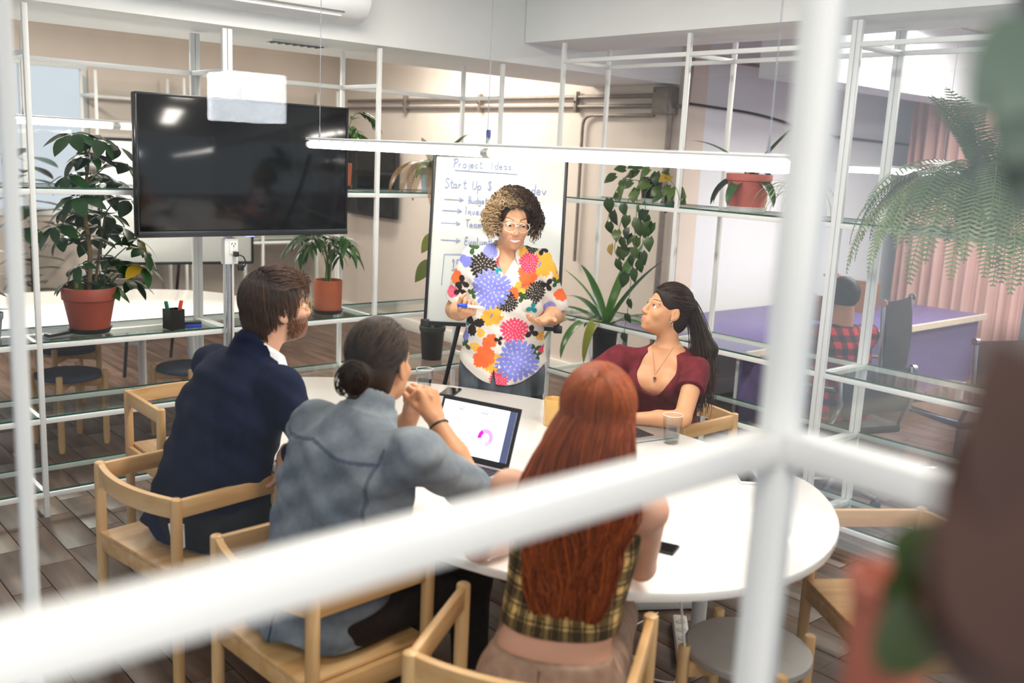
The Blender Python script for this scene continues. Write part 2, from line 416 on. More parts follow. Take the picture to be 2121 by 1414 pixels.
# ---------------------------------------------------------------- air conditioner on the front beam
t = thing('air_conditioner', 'white split air conditioner mounted high on the beam', 'air conditioner', (2.05, 4.80, 2.50))
prof = [(0, .30), (-.10, .30), (-.17, .27), (-.205, .2), (-.205, .10), (-.17, .035), (-.11, .008), (0, .0)]
P = []
for (x, e) in ((-.45, .86), (-.44, .97), (-.40, 1.), (.84, 1.), (.88, .97), (.89, .86)):
    P.append([(x, y*e, .15+(z-.15)*e) for y, z in prof])
mb = MB().surf(P)
for row, rev in ((P[0], False), (P[-1], True)):
    o_ = len(mb.v); mb.v += row; f = tuple(range(o_, o_+len(row))); mb.f.append(f[::-1] if rev else f)
obj('body', mb, mat('ac_white', '#e8ebee', .3, var=.01), t)
obj('louver', MB().box((.22, -.128, .016), (1.0, .075, .010), M=Matrix.Rotation(-.32, 3, 'X')), mat('ac_louver', '#dfe3e7', .35, var=.02), t, bevel=.003)
obj('outlet_slot', MB().box((.22, -.172, .047), (1.02, .012, .012)), mat('ac_slot', '#6b6a66', .6), t)
# ================================================================ furniture
BIRCH = wood('birch', '#c0935c', '#dcb886', .42, axis=2, scale=7)
BIRCHH = wood('birch_seat', '#bf9058', '#d9b27e', .4, axis=1, scale=6)
def make_chair(label, loc, rz, group='beech armchairs round the meeting table'):
    t = thing('armchair', label, 'chair', loc, rz, group)
    w, d = .255, .195
    for sx in (-1, 1):
        for sy in (-1, 1):
            obj('leg', MB().lathe([(.017, 0), (.0195, .05), (.0195, .695), (.0185, .702), (.013, .706)], 14, (sx*w, sy*d, 0)), BIRCH, t)
        obj('armrest', MB().box((sx*w, 0, .668), (.022, 2*d-.03, .062)), BIRCHH, t, bevel=.004)
        obj('side_rail', MB().box((sx*w, 0, .405), (.022, 2*d-.03, .065)), BIRCHH, t, bevel=.003)
    P = []
    for i in range(13):
        u = -1+2*i/12; x = u*(w-.012); y = -d-.045*(1-u*u); th = .011
        P.append([(x, y-th, .637), (x, y+th, .637), (x, y+th, .70), (x, y-th, .70), (x, y-th, .637)])
    mb = MB().surf([r[::-1] for r in P]); obj('backrest', mb, wood('birch_back', '#c2955e', '#dcb886', .42, axis=0, scale=6), t)
    obj('seat', MB().box((0, 0, .440), (2*w-.03, 2*d+.03, .018)), BIRCHH, t, bevel=.004)
    obj('front_rail', MB().box((0, d, .405), (2*w-.03, .022, .062)), BIRCHH, t, bevel=.003)
    obj('rear_rail', MB().box((0, -d, .405), (2*w-.03, .022, .062)), BIRCHH, t, bevel=.003)
    return t
def chair_at(label, bl, br, fwd_len=.195):
    """bl, br: the chair's back-left and back-right post positions"""
    bl, br = Vector(bl), Vector(br); r = (br-bl).normalized(); f = Vector((-r.y, r.x)); c = (bl+br)/2+f*.195
    return make_chair(label, (c.x, c.y, 0), math.atan2(r.y, r.x))
chair_at('beech armchair that the man in the navy suit sits on', (1.083, 3.44), (1.16, 2.925))
chair_at('beech armchair that the person in the denim shirt sits on', (1.141, 2.585), (1.176, 2.068))
chair_at('beech armchair in front of the viewer, carrying the red-haired woman', (1.215, 1.69), (1.50, 1.262))
make_chair('beech armchair under the woman in the maroon top', (3.52, 2.87, 0), PI/2)
make_chair('empty beech armchair at the right end of the table, behind the near glass', (2.93, 1.355, 0), math.atan2(.55, -.83)-PI/2)
make_chair('beech armchair mostly hidden behind the man in the navy suit, by the far table end', (1.78, 4.20, 0), PI)

def make_stool(label, loc, rz, top, group):
    t = thing('stool', label, 'stool', loc, rz, group)
    obj('seat', MB().lathe([(0, .415), (.178, .415), (.188, .421), (.188, .437), (.181, .443), (0, .443)], 36), top, t)
    for k in range(4):
        a = PI/4+k*PI/2; obj('leg', MB().lathe([(.015, 0), (.0185, .04), (.0185, .455), (.015, .46), (0, .46)], 12, (.205*math.cos(a), .205*math.sin(a), 0)), BIRCH, t)
    for k in range(2):
        a = PI/4+k*PI/2; c, s = math.cos(a)*.19, math.sin(a)*.19
        obj('crossbar', MB().beam((-c,-s,.385+k*.0), (c,s,.385), .026, .05), BIRCHH, t, bevel=.003)
    return t
GREYSEAT = mat('grey_stool_laminate', '#a29e98', .6, var=.04)
BLUESEAT = mat('blue_grey_stool_felt', '#454c5e', .9, var=.08, scale=80)
make_stool('round stool with a plain grey seat at the front right, beside the table', (2.33, 1.515, 0), .3, GREYSEAT, 'round wooden stools')
make_stool('round wooden stool with a blue-grey seat under the far table, left of the two', (1.73, 5.99, 0), .25, BLUESEAT, 'round wooden stools')
make_stool('round wooden stool with a blue-grey seat under the far table, nearer the screen pole', (2.40, 5.84, 0), .5, BLUESEAT, 'round wooden stools')
make_stool('round wooden stool tucked deepest under the far table', (1.95, 6.75, 0), .1, BLUESEAT, 'round wooden stools')

TABLEW = mat('white_laminate', '#f1eee8', .16, var=.01, scale=2, coat=.3)
def sup(cx, cy, a, b, n, k=72):
    out = []
    for i in range(k):
        th = 2*PI*i/k; c, s = math.cos(th), math.sin(th)
        out.append((cx+a*abs(c)**(2/n)*(1 if c > 0 else -1), cy+b*abs(s)**(2/n)*(1 if s > 0 else -1)))
    return out
def closed_spline(P, k=4):
    n = len(P); out = []
    for i in range(n):
        p0, p1, p2, p3 = P[i-1], P[i], P[(i+1) % n], P[(i+2) % n]
        for j in range(k):
            s = j/k; out.append(tuple(.5*(2*p1[q]+(p2[q]-p0[q])*s+(2*p0[q]-5*p1[q]+4*p2[q]-p3[q])*s*s+(3*p1[q]-p0[q]-3*p2[q]+p3[q])*s**3) for q in (0, 1)))
    return out
def make_table(label, loc, a, b, legs, rz=0, outline=None):
    t = thing('meeting_table', label, 'table', loc, rz)
    obj('tabletop', MB().prism(outline or sup(0, 0, a, b, 2.4), .712, .74), TABLEW, t, bevel=.005)
    for x, y in legs:
        obj('leg', MB().lathe([(.026, 0), (.028, .01), (.028, .712)], 16, (x, y, 0)), WHITE, t)
    for x in sorted({q[0] for q in legs}):
        ys = [q[1] for q in legs if q[0] == x]
        obj('underframe', MB().beam((x, min(ys), .69), (x, max(ys), .69), .05, .04), WHITE, t)
    return t
TABLE_EDGE = [(1.545, 2.10), (1.535, 2.5), (1.53, 3.0), (1.535, 3.5), (1.575, 3.90), (1.68, 4.10), (1.90, 4.19), (2.24, 4.13), (2.55, 3.90), (2.79, 3.62), (3.02, 3.13), (3.11, 2.65), (3.11, 2.2), (3.06, 1.86), (2.95, 1.67), (2.74, 1.49), (2.47, 1.38), (2.19, 1.37), (1.92, 1.475), (1.70, 1.70)]
make_table('large white oval meeting table the group sits around', (2.3, 2.76, 0), 0, 0, ((-.45, -.75), (.45, -.75), (-.45, .75), (.25, .75)), 0, [(x-2.3, y-2.76) for x, y in closed_spline(TABLE_EDGE[::-1])])
make_table('white oval table in the room behind the glass shelves', (1.72, 6.5, 0), 1.38, .80, ((-.8, -.45), (-.8, .45), (.8, -.45), (.8, .45)))

# ---------------------------------------------------------------- wall screen on its pole
t = thing('television', 'large black flat-screen television in front of the glass shelves', 'television', (2.285, 4.72, 1.37))
obj('casing', MB().box((0, .025, .345), (1.165, .045, .69)), BLACK, t, bevel=.008)
scr = mat('glossy_screen', '#040508', .10, var=.1, spec=.45)
obj('screen', MB().box((0, -.001, .357), (1.135, .012, .645)), scr, t, bevel=.001)
obj('bezel', MB().box((0, -.004, .684), (1.165, .014, .012)).box((-.576, -.004, .345), (.013, .014, .67)).box((.576, -.004, .345), (.013, .014, .67)), mat('bezel_black', '#0d0d0f', .2, var=.05), t, bevel=.002)
obj('bottom_strip', MB().box((0, -.006, .015), (1.165, .02, .030)), mat('bezel_grey', '#2a2c31', .3, .3), t, bevel=.003)
obj('status_light', MB().box((0, -.004, -.002), (.045, .012, .006)), emitter('led_blue', (.25, .3, 1.), 2.), t)
t = thing('screen_pole', 'chrome pole with a socket box under the television', 'stand', (2.195, 4.775, 0))
obj('pole', MB().tube((0,0,0), (0,0,2.0), .016, n=16), CHROME, t)
obj('base_plate', MB().box((0,0,.006), (.3,.12,.012)), CHROME, t, bevel=.003)
obj('mount', MB().box((0,.0,1.7), (.3,.02,.3)), BLACKM, t)
so = obj('socket_box', MB().box((-.008,-.025,1.29), (.075,.05,.135)), WHITE, t, bevel=.004)
obj('socket_face', MB().box((.002,-.052,1.31), (.045,.005,.07)), mat('socket_white', '#f2f2f0', .4), so, bevel=.001)
for k, (a, x, z) in enumerate(((.5, -.008, 1.33), (-.5, .010, 1.33), (0, .002, 1.318))):
    obj('slot', MB().box((x,-.0555,z), (.003,.003,.011), M=Matrix.Rotation(a,3,'Y')), BLACK, so)
pg = obj('plug', MB().box((.008,-.068,1.278), (.022,.03,.026)), BLACK, t, bevel=.003)
obj('cord', MB().path(bend([(.008,-.083,1.278), (.045,-.09,1.265), (.055,-.085,1.215), (.03,-.06,1.2), (.01,-.03,1.235)], .03), .0035, 6), BLACK, t)
obj('cord_tie', MB().box((.035,-.065,1.205), (.03,.022,.03)), BLACK, t, bevel=.005)

# ---------------------------------------------------------------- flip-chart board on a tripod easel
INK = mat('blue_marker_ink', '#9aa7d6', .6, var=.1)
bl, br = atd(880, 668, 5.06), atd(1155, 682, 4.99); tl = atd(906, 318, 5.10)
ux = (br-bl).normalized(); uz = (tl-bl); Hb = uz.length; uz = (uz-ux*uz.dot(ux)).normalized(); un = ux.cross(uz)   # un points away from the viewer or to him
Wb = (br-bl).length
t = thing('whiteboard_easel', 'white flip-chart board with blue handwriting on black easel legs', 'whiteboard', (bl.x, bl.y, 0))
Mb = Matrix((ux, un*-1, uz)).transposed()      # local x right, y away, z up
def bw(x, y, z): return Mb @ Vector((x, y, z)) + Vector((0, 0, bl.z))
def bbox(c, s): return MB().box(bw(*c), s, M=Mb)
away = 1 if (Mb @ Vector((0,1,0))).dot(CF) > 0 else -1
obj('board', bbox((Wb/2, .012*away, Hb/2), (Wb-.01, .016, Hb-.01)), mat('board_white', '#d6dad6', .13, var=.01, scale=3, coat=.4), t, bevel=.002)
for c, s in (((Wb/2, .008*away, 0), (Wb+.02, .03, .02)), ((Wb/2, .008*away, Hb), (Wb+.02, .03, .02)), ((0, .008*away, Hb/2), (.016, .03, Hb)), ((Wb, .008*away, Hb/2), (.016, .03, Hb))):
    obj('frame_bar', bbox(c, s), BLACKM, t, bevel=.003)
for cx_, cz_ in ((0, 0), (Wb, 0)): obj('frame_corner', bbox((cx_, .008*away, cz_), (.045, .034, .04)), BLACK, t, bevel=.006)
obj('pen_tray', bbox((Wb*.62, -.03*away, -.012), (.34, .06, .012)), BLACKM, t, bevel=.003)
for (x0, x1, dy) in ((.18, -.02, .02), (Wb-.16, Wb+.06, .02), (Wb/2, Wb/2, .5)):
    a = bw(x0, .03*away, .02); b = bw(x1, (.03+dy)*away, .02); b.z = 0
    obj('leg', MB().tube(a, b, .0125, .011, 10), BLACKM, t)
# handwriting: each word drawn with strokes on the board
FONT = {
 'P': [[(0,0),(.05,.5),(.1,1)], [(-.08,.85),(.2,1.02),(.45,.85),(.35,.6),(.06,.5)]], 'r': [[(0,.45),(.05,0),(.06,.3),(.25,.45)]],
 'o': [[(.2,.42),(.02,.3),(.05,.05),(.25,0),(.38,.2),(.3,.4),(.2,.42)]], 'j': [[(.2,.45),(.2,-.2),(.05,-.4),(-.1,-.25)]],
 'e': [[(.02,.22),(.3,.25),(.25,.42),(.08,.4),(.0,.15),(.12,0),(.35,.08)]], 'c': [[(.3,.38),(.12,.42),(.0,.2),(.1,.02),(.32,.06)]],
 't': [[(.15,.85),(.12,.1),(.25,0),(.35,.1)], [(-.02,.55),(.34,.58)]], 'I': [[(.05,1),(.02,0)]], 'd': [[(.3,.38),(.1,.42),(.0,.2),(.1,0),(.28,.1),(.38,.95),(.34,.05),(.42,0)]],
 'a': [[(.3,.38),(.1,.42),(.0,.2),(.1,0),(.28,.15),(.32,.4),(.32,.05),(.42,0)]], 's': [[(.3,.4),(.1,.36),(.12,.24),(.28,.16),(.2,.02),(.0,.03)]],
 'S': [[(.42,.9),(.2,1),(.03,.82),(.2,.55),(.38,.3),(.2,.0),(-.02,.1)]], 'U': [[(.05,.9),(.02,.25),(.2,0),(.4,.25),(.42,.9)]], 'p': [[(.03,.42),(.06,-.45)],[(.05,.3),(.25,.45),(.4,.25),(.25,.03),(.06,.08)]],
 'v': [[(0,.42),(.15,0),(.34,.45)]], 'B': [[(.03,0),(.06,1),(.32,.9),(.3,.6),(.06,.5),(.38,.35),(.3,.05),(.03,0)]], 'u': [[(.02,.42),(.03,.1),(.15,0),(.3,.12),(.32,.42),(.33,.05),(.42,0)]],
 'g': [[(.3,.38),(.1,.42),(.0,.2),(.12,.03),(.3,.15),(.32,.42),(.3,-.3),(.1,-.42),(-.02,-.25)]], 'n': [[(0,.42),(.03,0),(.06,.3),(.22,.44),(.3,.3),(.3,.02),(.4,0)]], 'T': [[(-.02,.95),(.5,1)],[(.24,.97),(.2,0)]],
 'E': [[(.4,.95),(.08,.9),(.05,.5),(.3,.52),(.05,.48),(.02,.05),(.4,.0)]], 'l': [[(.03,1),(.03,.08),(.14,0)]], 'i': [[(.05,.42),(.06,.05),(.14,0)],[(.06,.6),(.07,.64)]], '.': [[(.03,.02),(.06,.04)]],
 '1': [[(.0,.75),(.15,1),(.12,0)]], '9': [[(.32,.7),(.12,.6),(.03,.82),(.2,1),(.34,.85),(.28,0)]], '7': [[(0,.95),(.4,1),(.15,0)],[(.08,.5),(.35,.53)]], '-': [[(.05,.45),(.3,.47)]], '$': [[(.36,.85),(.2,.92),(.05,.72),(.35,.35),(.2,.08),(.0,.2)],[(.2,1.05),(.18,-.05)]],
 'k': [[(.03,1),(.04,0)],[(.3,.45),(.05,.2),(.34,0)]], 'm': [[(0,.42),(.02,0),(.05,.3),(.16,.42),(.2,.0),(.24,.3),(.38,.42),(.42,0)]], ' ': []}
def ink_lines(strokes, r=.0019):
    mb = MB()
    for st in strokes: mb.path([bw(x, -.0005*away, z) for x, z in st], r, 5)
    return mb
def smooth_st(st):
    if len(st) < 3: return st
    out = []
    for i in range(len(st)-1):
        p0 = st[max(i-1,0)]; p1 = st[i]; p2 = st[i+1]; p3 = st[min(i+2,len(st)-1)]
        for k in range(4):
            s = k/4
            out.append(tuple(.5*((2*p1[q])+(-p0[q]+p2[q])*s+(2*p0[q]-5*p1[q]+4*p2[q]-p3[q])*s*s+(-p0[q]+3*p1[q]-3*p2[q]+p3[q])*s**3) for q in (0,1)))
    return out+[st[-1]]
def write(word, x, z, h):
    sts = []
    for ch in word:
        for st in FONT.get(ch, []): sts.append(smooth_st([(x+a*h, z+b*h) for a, b in st]))
        x += h*(.52 if ch not in 'iltIj.1 ' else .36)
    if sts: obj('handwriting', ink_lines(sts), INK, t)
def bpx(px, py):   # board coordinates of a picture point
    d = ray(px, py); n_ = Mb @ Vector((0,1,0)); o_ = Vector((bl.x, bl.y, bl.z)); k = (o_-Vector((0,0,CAMH))).dot(n_)/d.dot(n_)
    q = Mb.transposed() @ (Vector((0,0,CAMH))+d*k-o_); return q.x, q.z
def wpx(word, px, py, h): x, z = bpx(px, py); write(word, x, z, h)
wpx('Project', 940, 346, .046); wpx('Ideas', 1018, 350, .046)
wpx('Start', 922, 388, .05); wpx('Up', 978, 392, .05); wpx('$', 1010, 394, .05); wpx('dev.', 1100, 402, .055)
wpx('Budget', 970, 420, .034); wpx('Invest', 964, 443, .040); wpx('Team', 964, 470, .042); wpx('Evaluation', 962, 506, .042)
wpx('19', 936, 556, .05); wpx('7-', 934, 578, .05)
L = [[bpx(942,352), bpx(1072,361)]]
for yy, xe in ((413, 960), (436, 956), (462, 953), (497, 953)):
    L += [[bpx(xe-40, yy-1), bpx(xe, yy+1)], [bpx(xe-9, yy-4), bpx(xe, yy+1), bpx(xe-9, yy+5)]]
L += [[bpx(914,590), bpx(920,526), bpx(975,526)]]
obj('handwriting', ink_lines(L), INK, t)

# ---------------------------------------------------------------- pendant lamp over the table
TUBE = emitter('fluorescent_tube', (1.0, .97, .92), 12.)
def pendant(label, a, b, wires, ztop, rod=True, mt=TUBE, group='suspended tube lights'):
    """two tubes end to end from a to b, hung by wires at fractions"""
    a, b = Vector(a), Vector(b); c = (a+b)/2
    t = thing('pendant_light', label, 'lamp', c, group=group)
    a, b = a-c, b-c; d = (b-a); up = Vector((0,0,1)); dn = d.normalized()
    obj('housing', MB().beam(a+up*.026, b+up*.026, .030, .012), WHITE, t, bevel=.002)
    md = (a+b)/2
    for p, q in ((a+dn*.02, md-dn*.025), (md+dn*.025, b-dn*.02)):
        obj('tube', MB().path([p, q], .0165, 14), mt, t)
        obj('end_cap', MB().path([p-dn*.02, p], .015, 12), WHITE, t); obj('end_cap', MB().path([q, q+dn*.02], .015, 12), WHITE, t)
        for s in (.12, .88): obj('clip', MB().box(p.lerp(q, s)+up*.012, (.008, .014, .018)), WHITE, t)
    obj('connector', MB().path([md-dn*.02, md+dn*.02], .017, 12), mat('connector_grey', '#cfcfcb', .4), t)
    for w in wires:
        p = a.lerp(b, w); obj('wire', MB().tube(p+up*.03, Vector((p.x, p.y, ztop-c.z)), .0017, n=6), CHROME, t)
        obj('hook', MB().path([p+up*.03, p+up*.06, p+up*.085], [.006, .004, .002], 8), CHROME, t)
    return t
lamp = pendant('long double-tube pendant light hanging over the meeting table', (2.28, 4.10, 1.853), (2.28, 1.47, 1.853), (.04, .5, .96), 3.0)
obj('cable_clamp', MB().box((.004, 0, .068), (.014, .014, .030)), mat('clamp_blue', '#3f4c93', .4), lamp, bevel=.003)
obj('cable_tie', MB().path([(.0, -.03, .036), (.012, 0, .05), (0, .04, .036)], .004, 6), WHITE, lamp)
pendant('tube standing in for the pendant reflection in the far-left glass, behind the umbrella tree', (1.42, 5.72, 1.905), (2.5, 5.72, 1.90), (.05, .95), 2.98)  # mirror image of the pendant, built as an extra lamp behind the shelf
pendant('tube standing in for the pendant reflection in the right glass, crossing the big fern', (5.6, 3.35, 1.86), (5.6, 2.0, 1.86), (.05, .5, .95), 3.0)  # reflected pendant modelled as a second real tube
for k, (lx, ly) in enumerate(((2.3, 3.4), (2.3, 1.2), (-.2, -.7), (1.8, 7.2), (6.9, 3.0), (6.9, .8), (4.9, 7.0))):  # corridor and cream-wall fittings are additions for brightness
    t = thing('ceiling_light', ('ceiling batten above the far half of the meeting table', 'ceiling batten above the near end of the meeting table', 'unseen ceiling batten placed behind the viewer to light the near frame', 'ceiling batten in the room behind the glass shelves', 'ceiling batten over the purple desk', 'ceiling batten over the right end of the office', 'ceiling batten added to brighten the cream wall with conduits')[k], 'lamp', (lx, ly, 3.0), group='ceiling battens')
    obj('fitting', MB().box((0,0,-.02), (.16, 1.5, .04)), WHITE, t, bevel=.004)
    for sx in (-.04, .04): obj('tube', MB().path([(sx,-.72,-.055), (sx,.72,-.055)], .013, 12), mat('tube_glass', '#f4f2ea', .3, emit=(1,.95,.88), estr=4), t)
# ================================================================ people: implicit surfaces meshed with surface nets
class SDF:
    def __init__(s, lo, hi, h):
        s.lo = np.array(lo, np.float32); s.h = h
        s.n = np.ceil((np.array(hi)-np.array(lo))/h).astype(int)+1
        s.ax = [s.lo[i]+np.arange(s.n[i], dtype=np.float32)*h for i in range(3)]
        s.F = np.full(tuple(s.n), .05, np.float32)
    def _sl(s, lo, hi):
        out = []
        for i in range(3):
            a = max(0, int(math.floor((lo[i]-s.lo[i])/s.h))); b = min(s.n[i], int(math.ceil((hi[i]-s.lo[i])/s.h))+1)
            if b <= a: return None
            out.append(slice(a, b))
        return tuple(out)
    def _g(s, sl): return (s.ax[0][sl[0]][:, None, None], s.ax[1][sl[1]][None, :, None], s.ax[2][sl[2]][None, None, :])
    def _mix(s, sl, d, k, op):
        f = s.F[sl]
        if op == 'u':
            if k <= 0: s.F[sl] = np.minimum(f, d); return
            h = np.clip(.5+.5*(f-d)/k, 0, 1); s.F[sl] = f+(d-f)*h-k*h*(1-h)
        elif op == 'sub':
            h = np.clip(.5-.5*(f+d)/k, 0, 1); s.F[sl] = f+(-d-f)*h+k*h*(1-h)
        elif op == 'int':
            h = np.clip(.5-.5*(d-f)/k, 0, 1); s.F[sl] = d+(f-d)*h+k*h*(1-h)
    def cap(s, a, b, ra, rb=None, k=.02, op='u'):
        rb = ra if rb is None else rb
        a = np.array(a, np.float32); b = np.array(b, np.float32); p = max(ra, rb)+k+3*s.h
        sl = s._sl(np.minimum(a, b)-p, np.maximum(a, b)+p)
        if sl is None: return s
        X, Y, Z = s._g(sl); ab = b-a; L = float(ab@ab)+1e-12
        t = np.clip(((X-a[0])*ab[0]+(Y-a[1])*ab[1]+(Z-a[2])*ab[2])/L, 0, 1)
        d = np.sqrt((X-a[0]-t*ab[0])**2+(Y-a[1]-t*ab[1])**2+(Z-a[2]-t*ab[2])**2)-(ra+(rb-ra)*t)
        s._mix(sl, d, k, op); return s
    def ell(s, c, r, R=None, k=.02, op='u'):
        c = np.array(c, np.float32); R = np.eye(3) if R is None else np.array(R); p = max(r)+k+3*s.h
        sl = s._sl(c-p, c+p)
        if sl is None: return s
        X, Y, Z = s._g(sl); X = X-c[0]; Y = Y-c[1]; Z = Z-c[2]
        q = [X*R[0, i]+Y*R[1, i]+Z*R[2, i] for i in range(3)]
        k0 = np.sqrt(sum((q[i]/r[i])**2 for i in range(3)))+1e-6; k1 = np.sqrt(sum((q[i]/r[i]**2)**2 for i in range(3)))+1e-6
        s._mix(sl, k0*(k0-1)/k1, k, op); return s
    def loft(s, p0, p1, right, prof, k=.03, op='u', sq=2.4):
        """elliptical sections along p0->p1; prof rows (t, half width, half depth, forward offset)"""
        p0 = np.array(p0, float); p1 = np.array(p1, float); a = p1-p0; L = np.linalg.norm(a); a /= L
        r = np.array(right, float); r -= a*(a@r); r /= np.linalg.norm(r); f = np.cross(a, r)
        mx = max(max(q[1], q[2])+abs(q[3]) for q in prof)+k+3*s.h
        sl = s._sl(np.minimum(p0, p1)-mx, np.maximum(p0, p1)+mx)
        if sl is None: return s
        X, Y, Z = s._g(sl); X = X-p0[0]; Y = Y-p0[1]; Z = Z-p0[2]
        A = X*a[0]+Y*a[1]+Z*a[2]; t = A/L
        tt = [q[0] for q in prof]; fine = np.linspace(tt[0], tt[-1], 60)
        def sm(col):
            v = np.interp(fine, tt, [q[col] for q in prof]); kk = np.array([1, 2, 3, 2, 1])/9.
            return np.convolve(np.pad(v, 2, 'edge'), kk, 'valid')
        tc = np.clip(t, tt[0], tt[-1])
        w = np.interp(tc, fine, sm(1)).astype(np.float32); dd = np.interp(tc, fine, sm(2)).astype(np.float32); fo = np.interp(tc, fine, sm(3)).astype(np.float32)
        U = (X*r[0]+Y*r[1]+Z*r[2])/w; V = (X*f[0]+Y*f[1]+Z*f[2]-fo)/dd
        rad = (np.abs(U)**sq+np.abs(V)**sq+1e-9)**(1/sq)
        d = (rad-1)*np.minimum(w, dd); e = np.maximum(tt[0]-t, t-tt[-1])*L
        d = np.maximum(d, e)
        s._mix(sl, d.astype(np.float32), k, op); return s
    def plane(s, p, n, k=.004, op='sub'):
        """cut away the half space on the side n points to"""
        n = np.array(n, float); n /= np.linalg.norm(n); X, Y, Z = s.ax[0][:, None, None], s.ax[1][None, :, None], s.ax[2][None, None, :]
        d = -((X-p[0])*n[0]+(Y-p[1])*n[1]+(Z-p[2])*n[2])
        s._mix((slice(None),)*3, d.astype(np.float32), k, op); return s
    def func(s, fn, k=.004, op='sub', lo=None, hi=None):
        sl = (slice(None),)*3 if lo is None else s._sl(lo, hi)
        X, Y, Z = s._g(sl); s._mix(sl, fn(X, Y, Z).astype(np.float32), k, op); return s
    def net(s):
        F = s.F; F[0] = F[-1] = .05; F[:, 0] = F[:, -1] = .05; F[:, :, 0] = F[:, :, -1] = .05
        S = F < 0; c = np.zeros(tuple(s.n-1), np.uint8)
        for i in (0, 1):
            for j in (0, 1):
                for k in (0, 1): c += S[i:S.shape[0]-1+i, j:S.shape[1]-1+j, k:S.shape[2]-1+k]
        I, J, K = np.nonzero((c > 0) & (c < 8)); n = len(I)
        idx = np.full(tuple(s.n-1), -1, np.int32); idx[I, J, K] = np.arange(n)
        acc = np.zeros((n, 3)); cnt = np.zeros(n)
        corners = [(0,0,0),(1,0,0),(0,1,0),(1,1,0),(0,0,1),(1,0,1),(0,1,1),(1,1,1)]
        val = {q: F[I+q[0], J+q[1], K+q[2]] for q in corners}
        for a in corners:
            for ax in range(3):
                if a[ax]: continue
                b = list(a); b[ax] = 1; b = tuple(b); fa, fb = val[a], val[b]; m_ = (fa < 0) != (fb < 0)
                t = np.where(m_, fa/np.where(m_, fa-fb, 1), 0)
                P = np.array([a]*n, float); P[:, ax] = t
                acc += P*m_[:, None]; cnt += m_
        V = (acc/cnt[:, None]+np.stack([I, J, K], 1))*s.h+s.lo
        Q = []
        for ax in range(3):
            b, cc = [(1, 2), (2, 0), (0, 1)][ax]
            A = [slice(0, -1) if q == ax else slice(1, -1) for q in range(3)]; B_ = [slice(1, None) if q == ax else slice(1, -1) for q in range(3)]
            s0 = S[tuple(A)]; s1 = S[tuple(B_)]
            E = np.array(np.nonzero(s0 != s1)); off = np.array([0 if q == ax else 1 for q in range(3)])
            base = (E.T+off); inside = s0[tuple(E)]
            def g(db, dc): q = base.copy(); q[:, b] -= db; q[:, cc] -= dc; return idx[q[:, 0], q[:, 1], q[:, 2]]
            q = np.stack([g(0, 0), g(1, 0), g(1, 1), g(0, 1)], 1)
            q[~inside] = q[~inside][:, ::-1]; Q.append(q)
        Q = np.concatenate(Q); Q = Q[(Q >= 0).all(1)]
        return V, Q
def np_mesh(name, V, Q, mt, col=None, smooth=True):
    me = bpy.data.meshes.new(name); n, mq, k = len(V), len(Q), Q.shape[1]
    me.vertices.add(n); me.vertices.foreach_set('co', np.ascontiguousarray(V, np.float32).ravel())
    me.loops.add(mq*k); me.loops.foreach_set('vertex_index', np.ascontiguousarray(Q, np.int32).ravel())
    me.polygons.add(mq); me.polygons.foreach_set('loop_start', np.arange(0, mq*k, k, dtype=np.int32))
    me.polygons.foreach_set('use_smooth', np.ones(mq, bool))
    me.update(calc_edges=True)
    if col is not None:
        a = me.color_attributes.new('Col', 'FLOAT_COLOR', 'POINT'); c4 = np.ones((n, 4), np.float32); c4[:, :3] = col; a.data.foreach_set('color', c4.ravel())
    me.materials.append(mt); return me
def sdf_obj(name, S, mt, parent, colfn=None, relax=1):
    V, Q = S.net()
    for _ in range(relax):
        acc = np.zeros_like(V); cnt = np.zeros(len(V))
        for a, b in ((0, 1), (1, 2), (2, 3), (3, 0)):
            np.add.at(acc, Q[:, a], V[Q[:, b]]); np.add.at(cnt, Q[:, a], 1); np.add.at(acc, Q[:, b], V[Q[:, a]]); np.add.at(cnt, Q[:, b], 1)
        V = V*.5+.5*acc/np.maximum(cnt, 1)[:, None]
    c = colfn(V) if colfn else None
    return link(name, np_mesh(name, V, Q, mt, c), parent)
def strands(name, L, r0, r1, col, mt, parent, sides=3):
    """L (n,k,3) polylines, col (n,k,3)"""
    L = np.asarray(L, float); n, k, _ = L.shape
    T = np.gradient(L, axis=1); T /= np.linalg.norm(T, axis=2, keepdims=True)+1e-9
    ref = np.array([.31, .77, .55]); N = np.cross(T, ref); N /= np.linalg.norm(N, axis=2, keepdims=True)+1e-9; B_ = np.cross(T, N)
    rad = np.linspace(r0, r1, k)[None, :, None]
    vs = np.stack([L+(N*math.cos(2*PI*j/sides)+B_*math.sin(2*PI*j/sides))*rad for j in range(sides)], 2)   # n,k,s,3
    V = vs.reshape(-1, 3); id_ = np.arange(n*k*sides).reshape(n, k, sides)
    Q = [np.stack([id_[:, :-1, j], id_[:, :-1, (j+1) % sides], id_[:, 1:, (j+1) % sides], id_[:, 1:, j]], -1).reshape(-1, 4) for j in range(sides)]
    return link(name, np_mesh(name, V, np.concatenate(Q), mt, np.repeat(col[:, :, None, :], sides, 2).reshape(-1, 3)), parent)

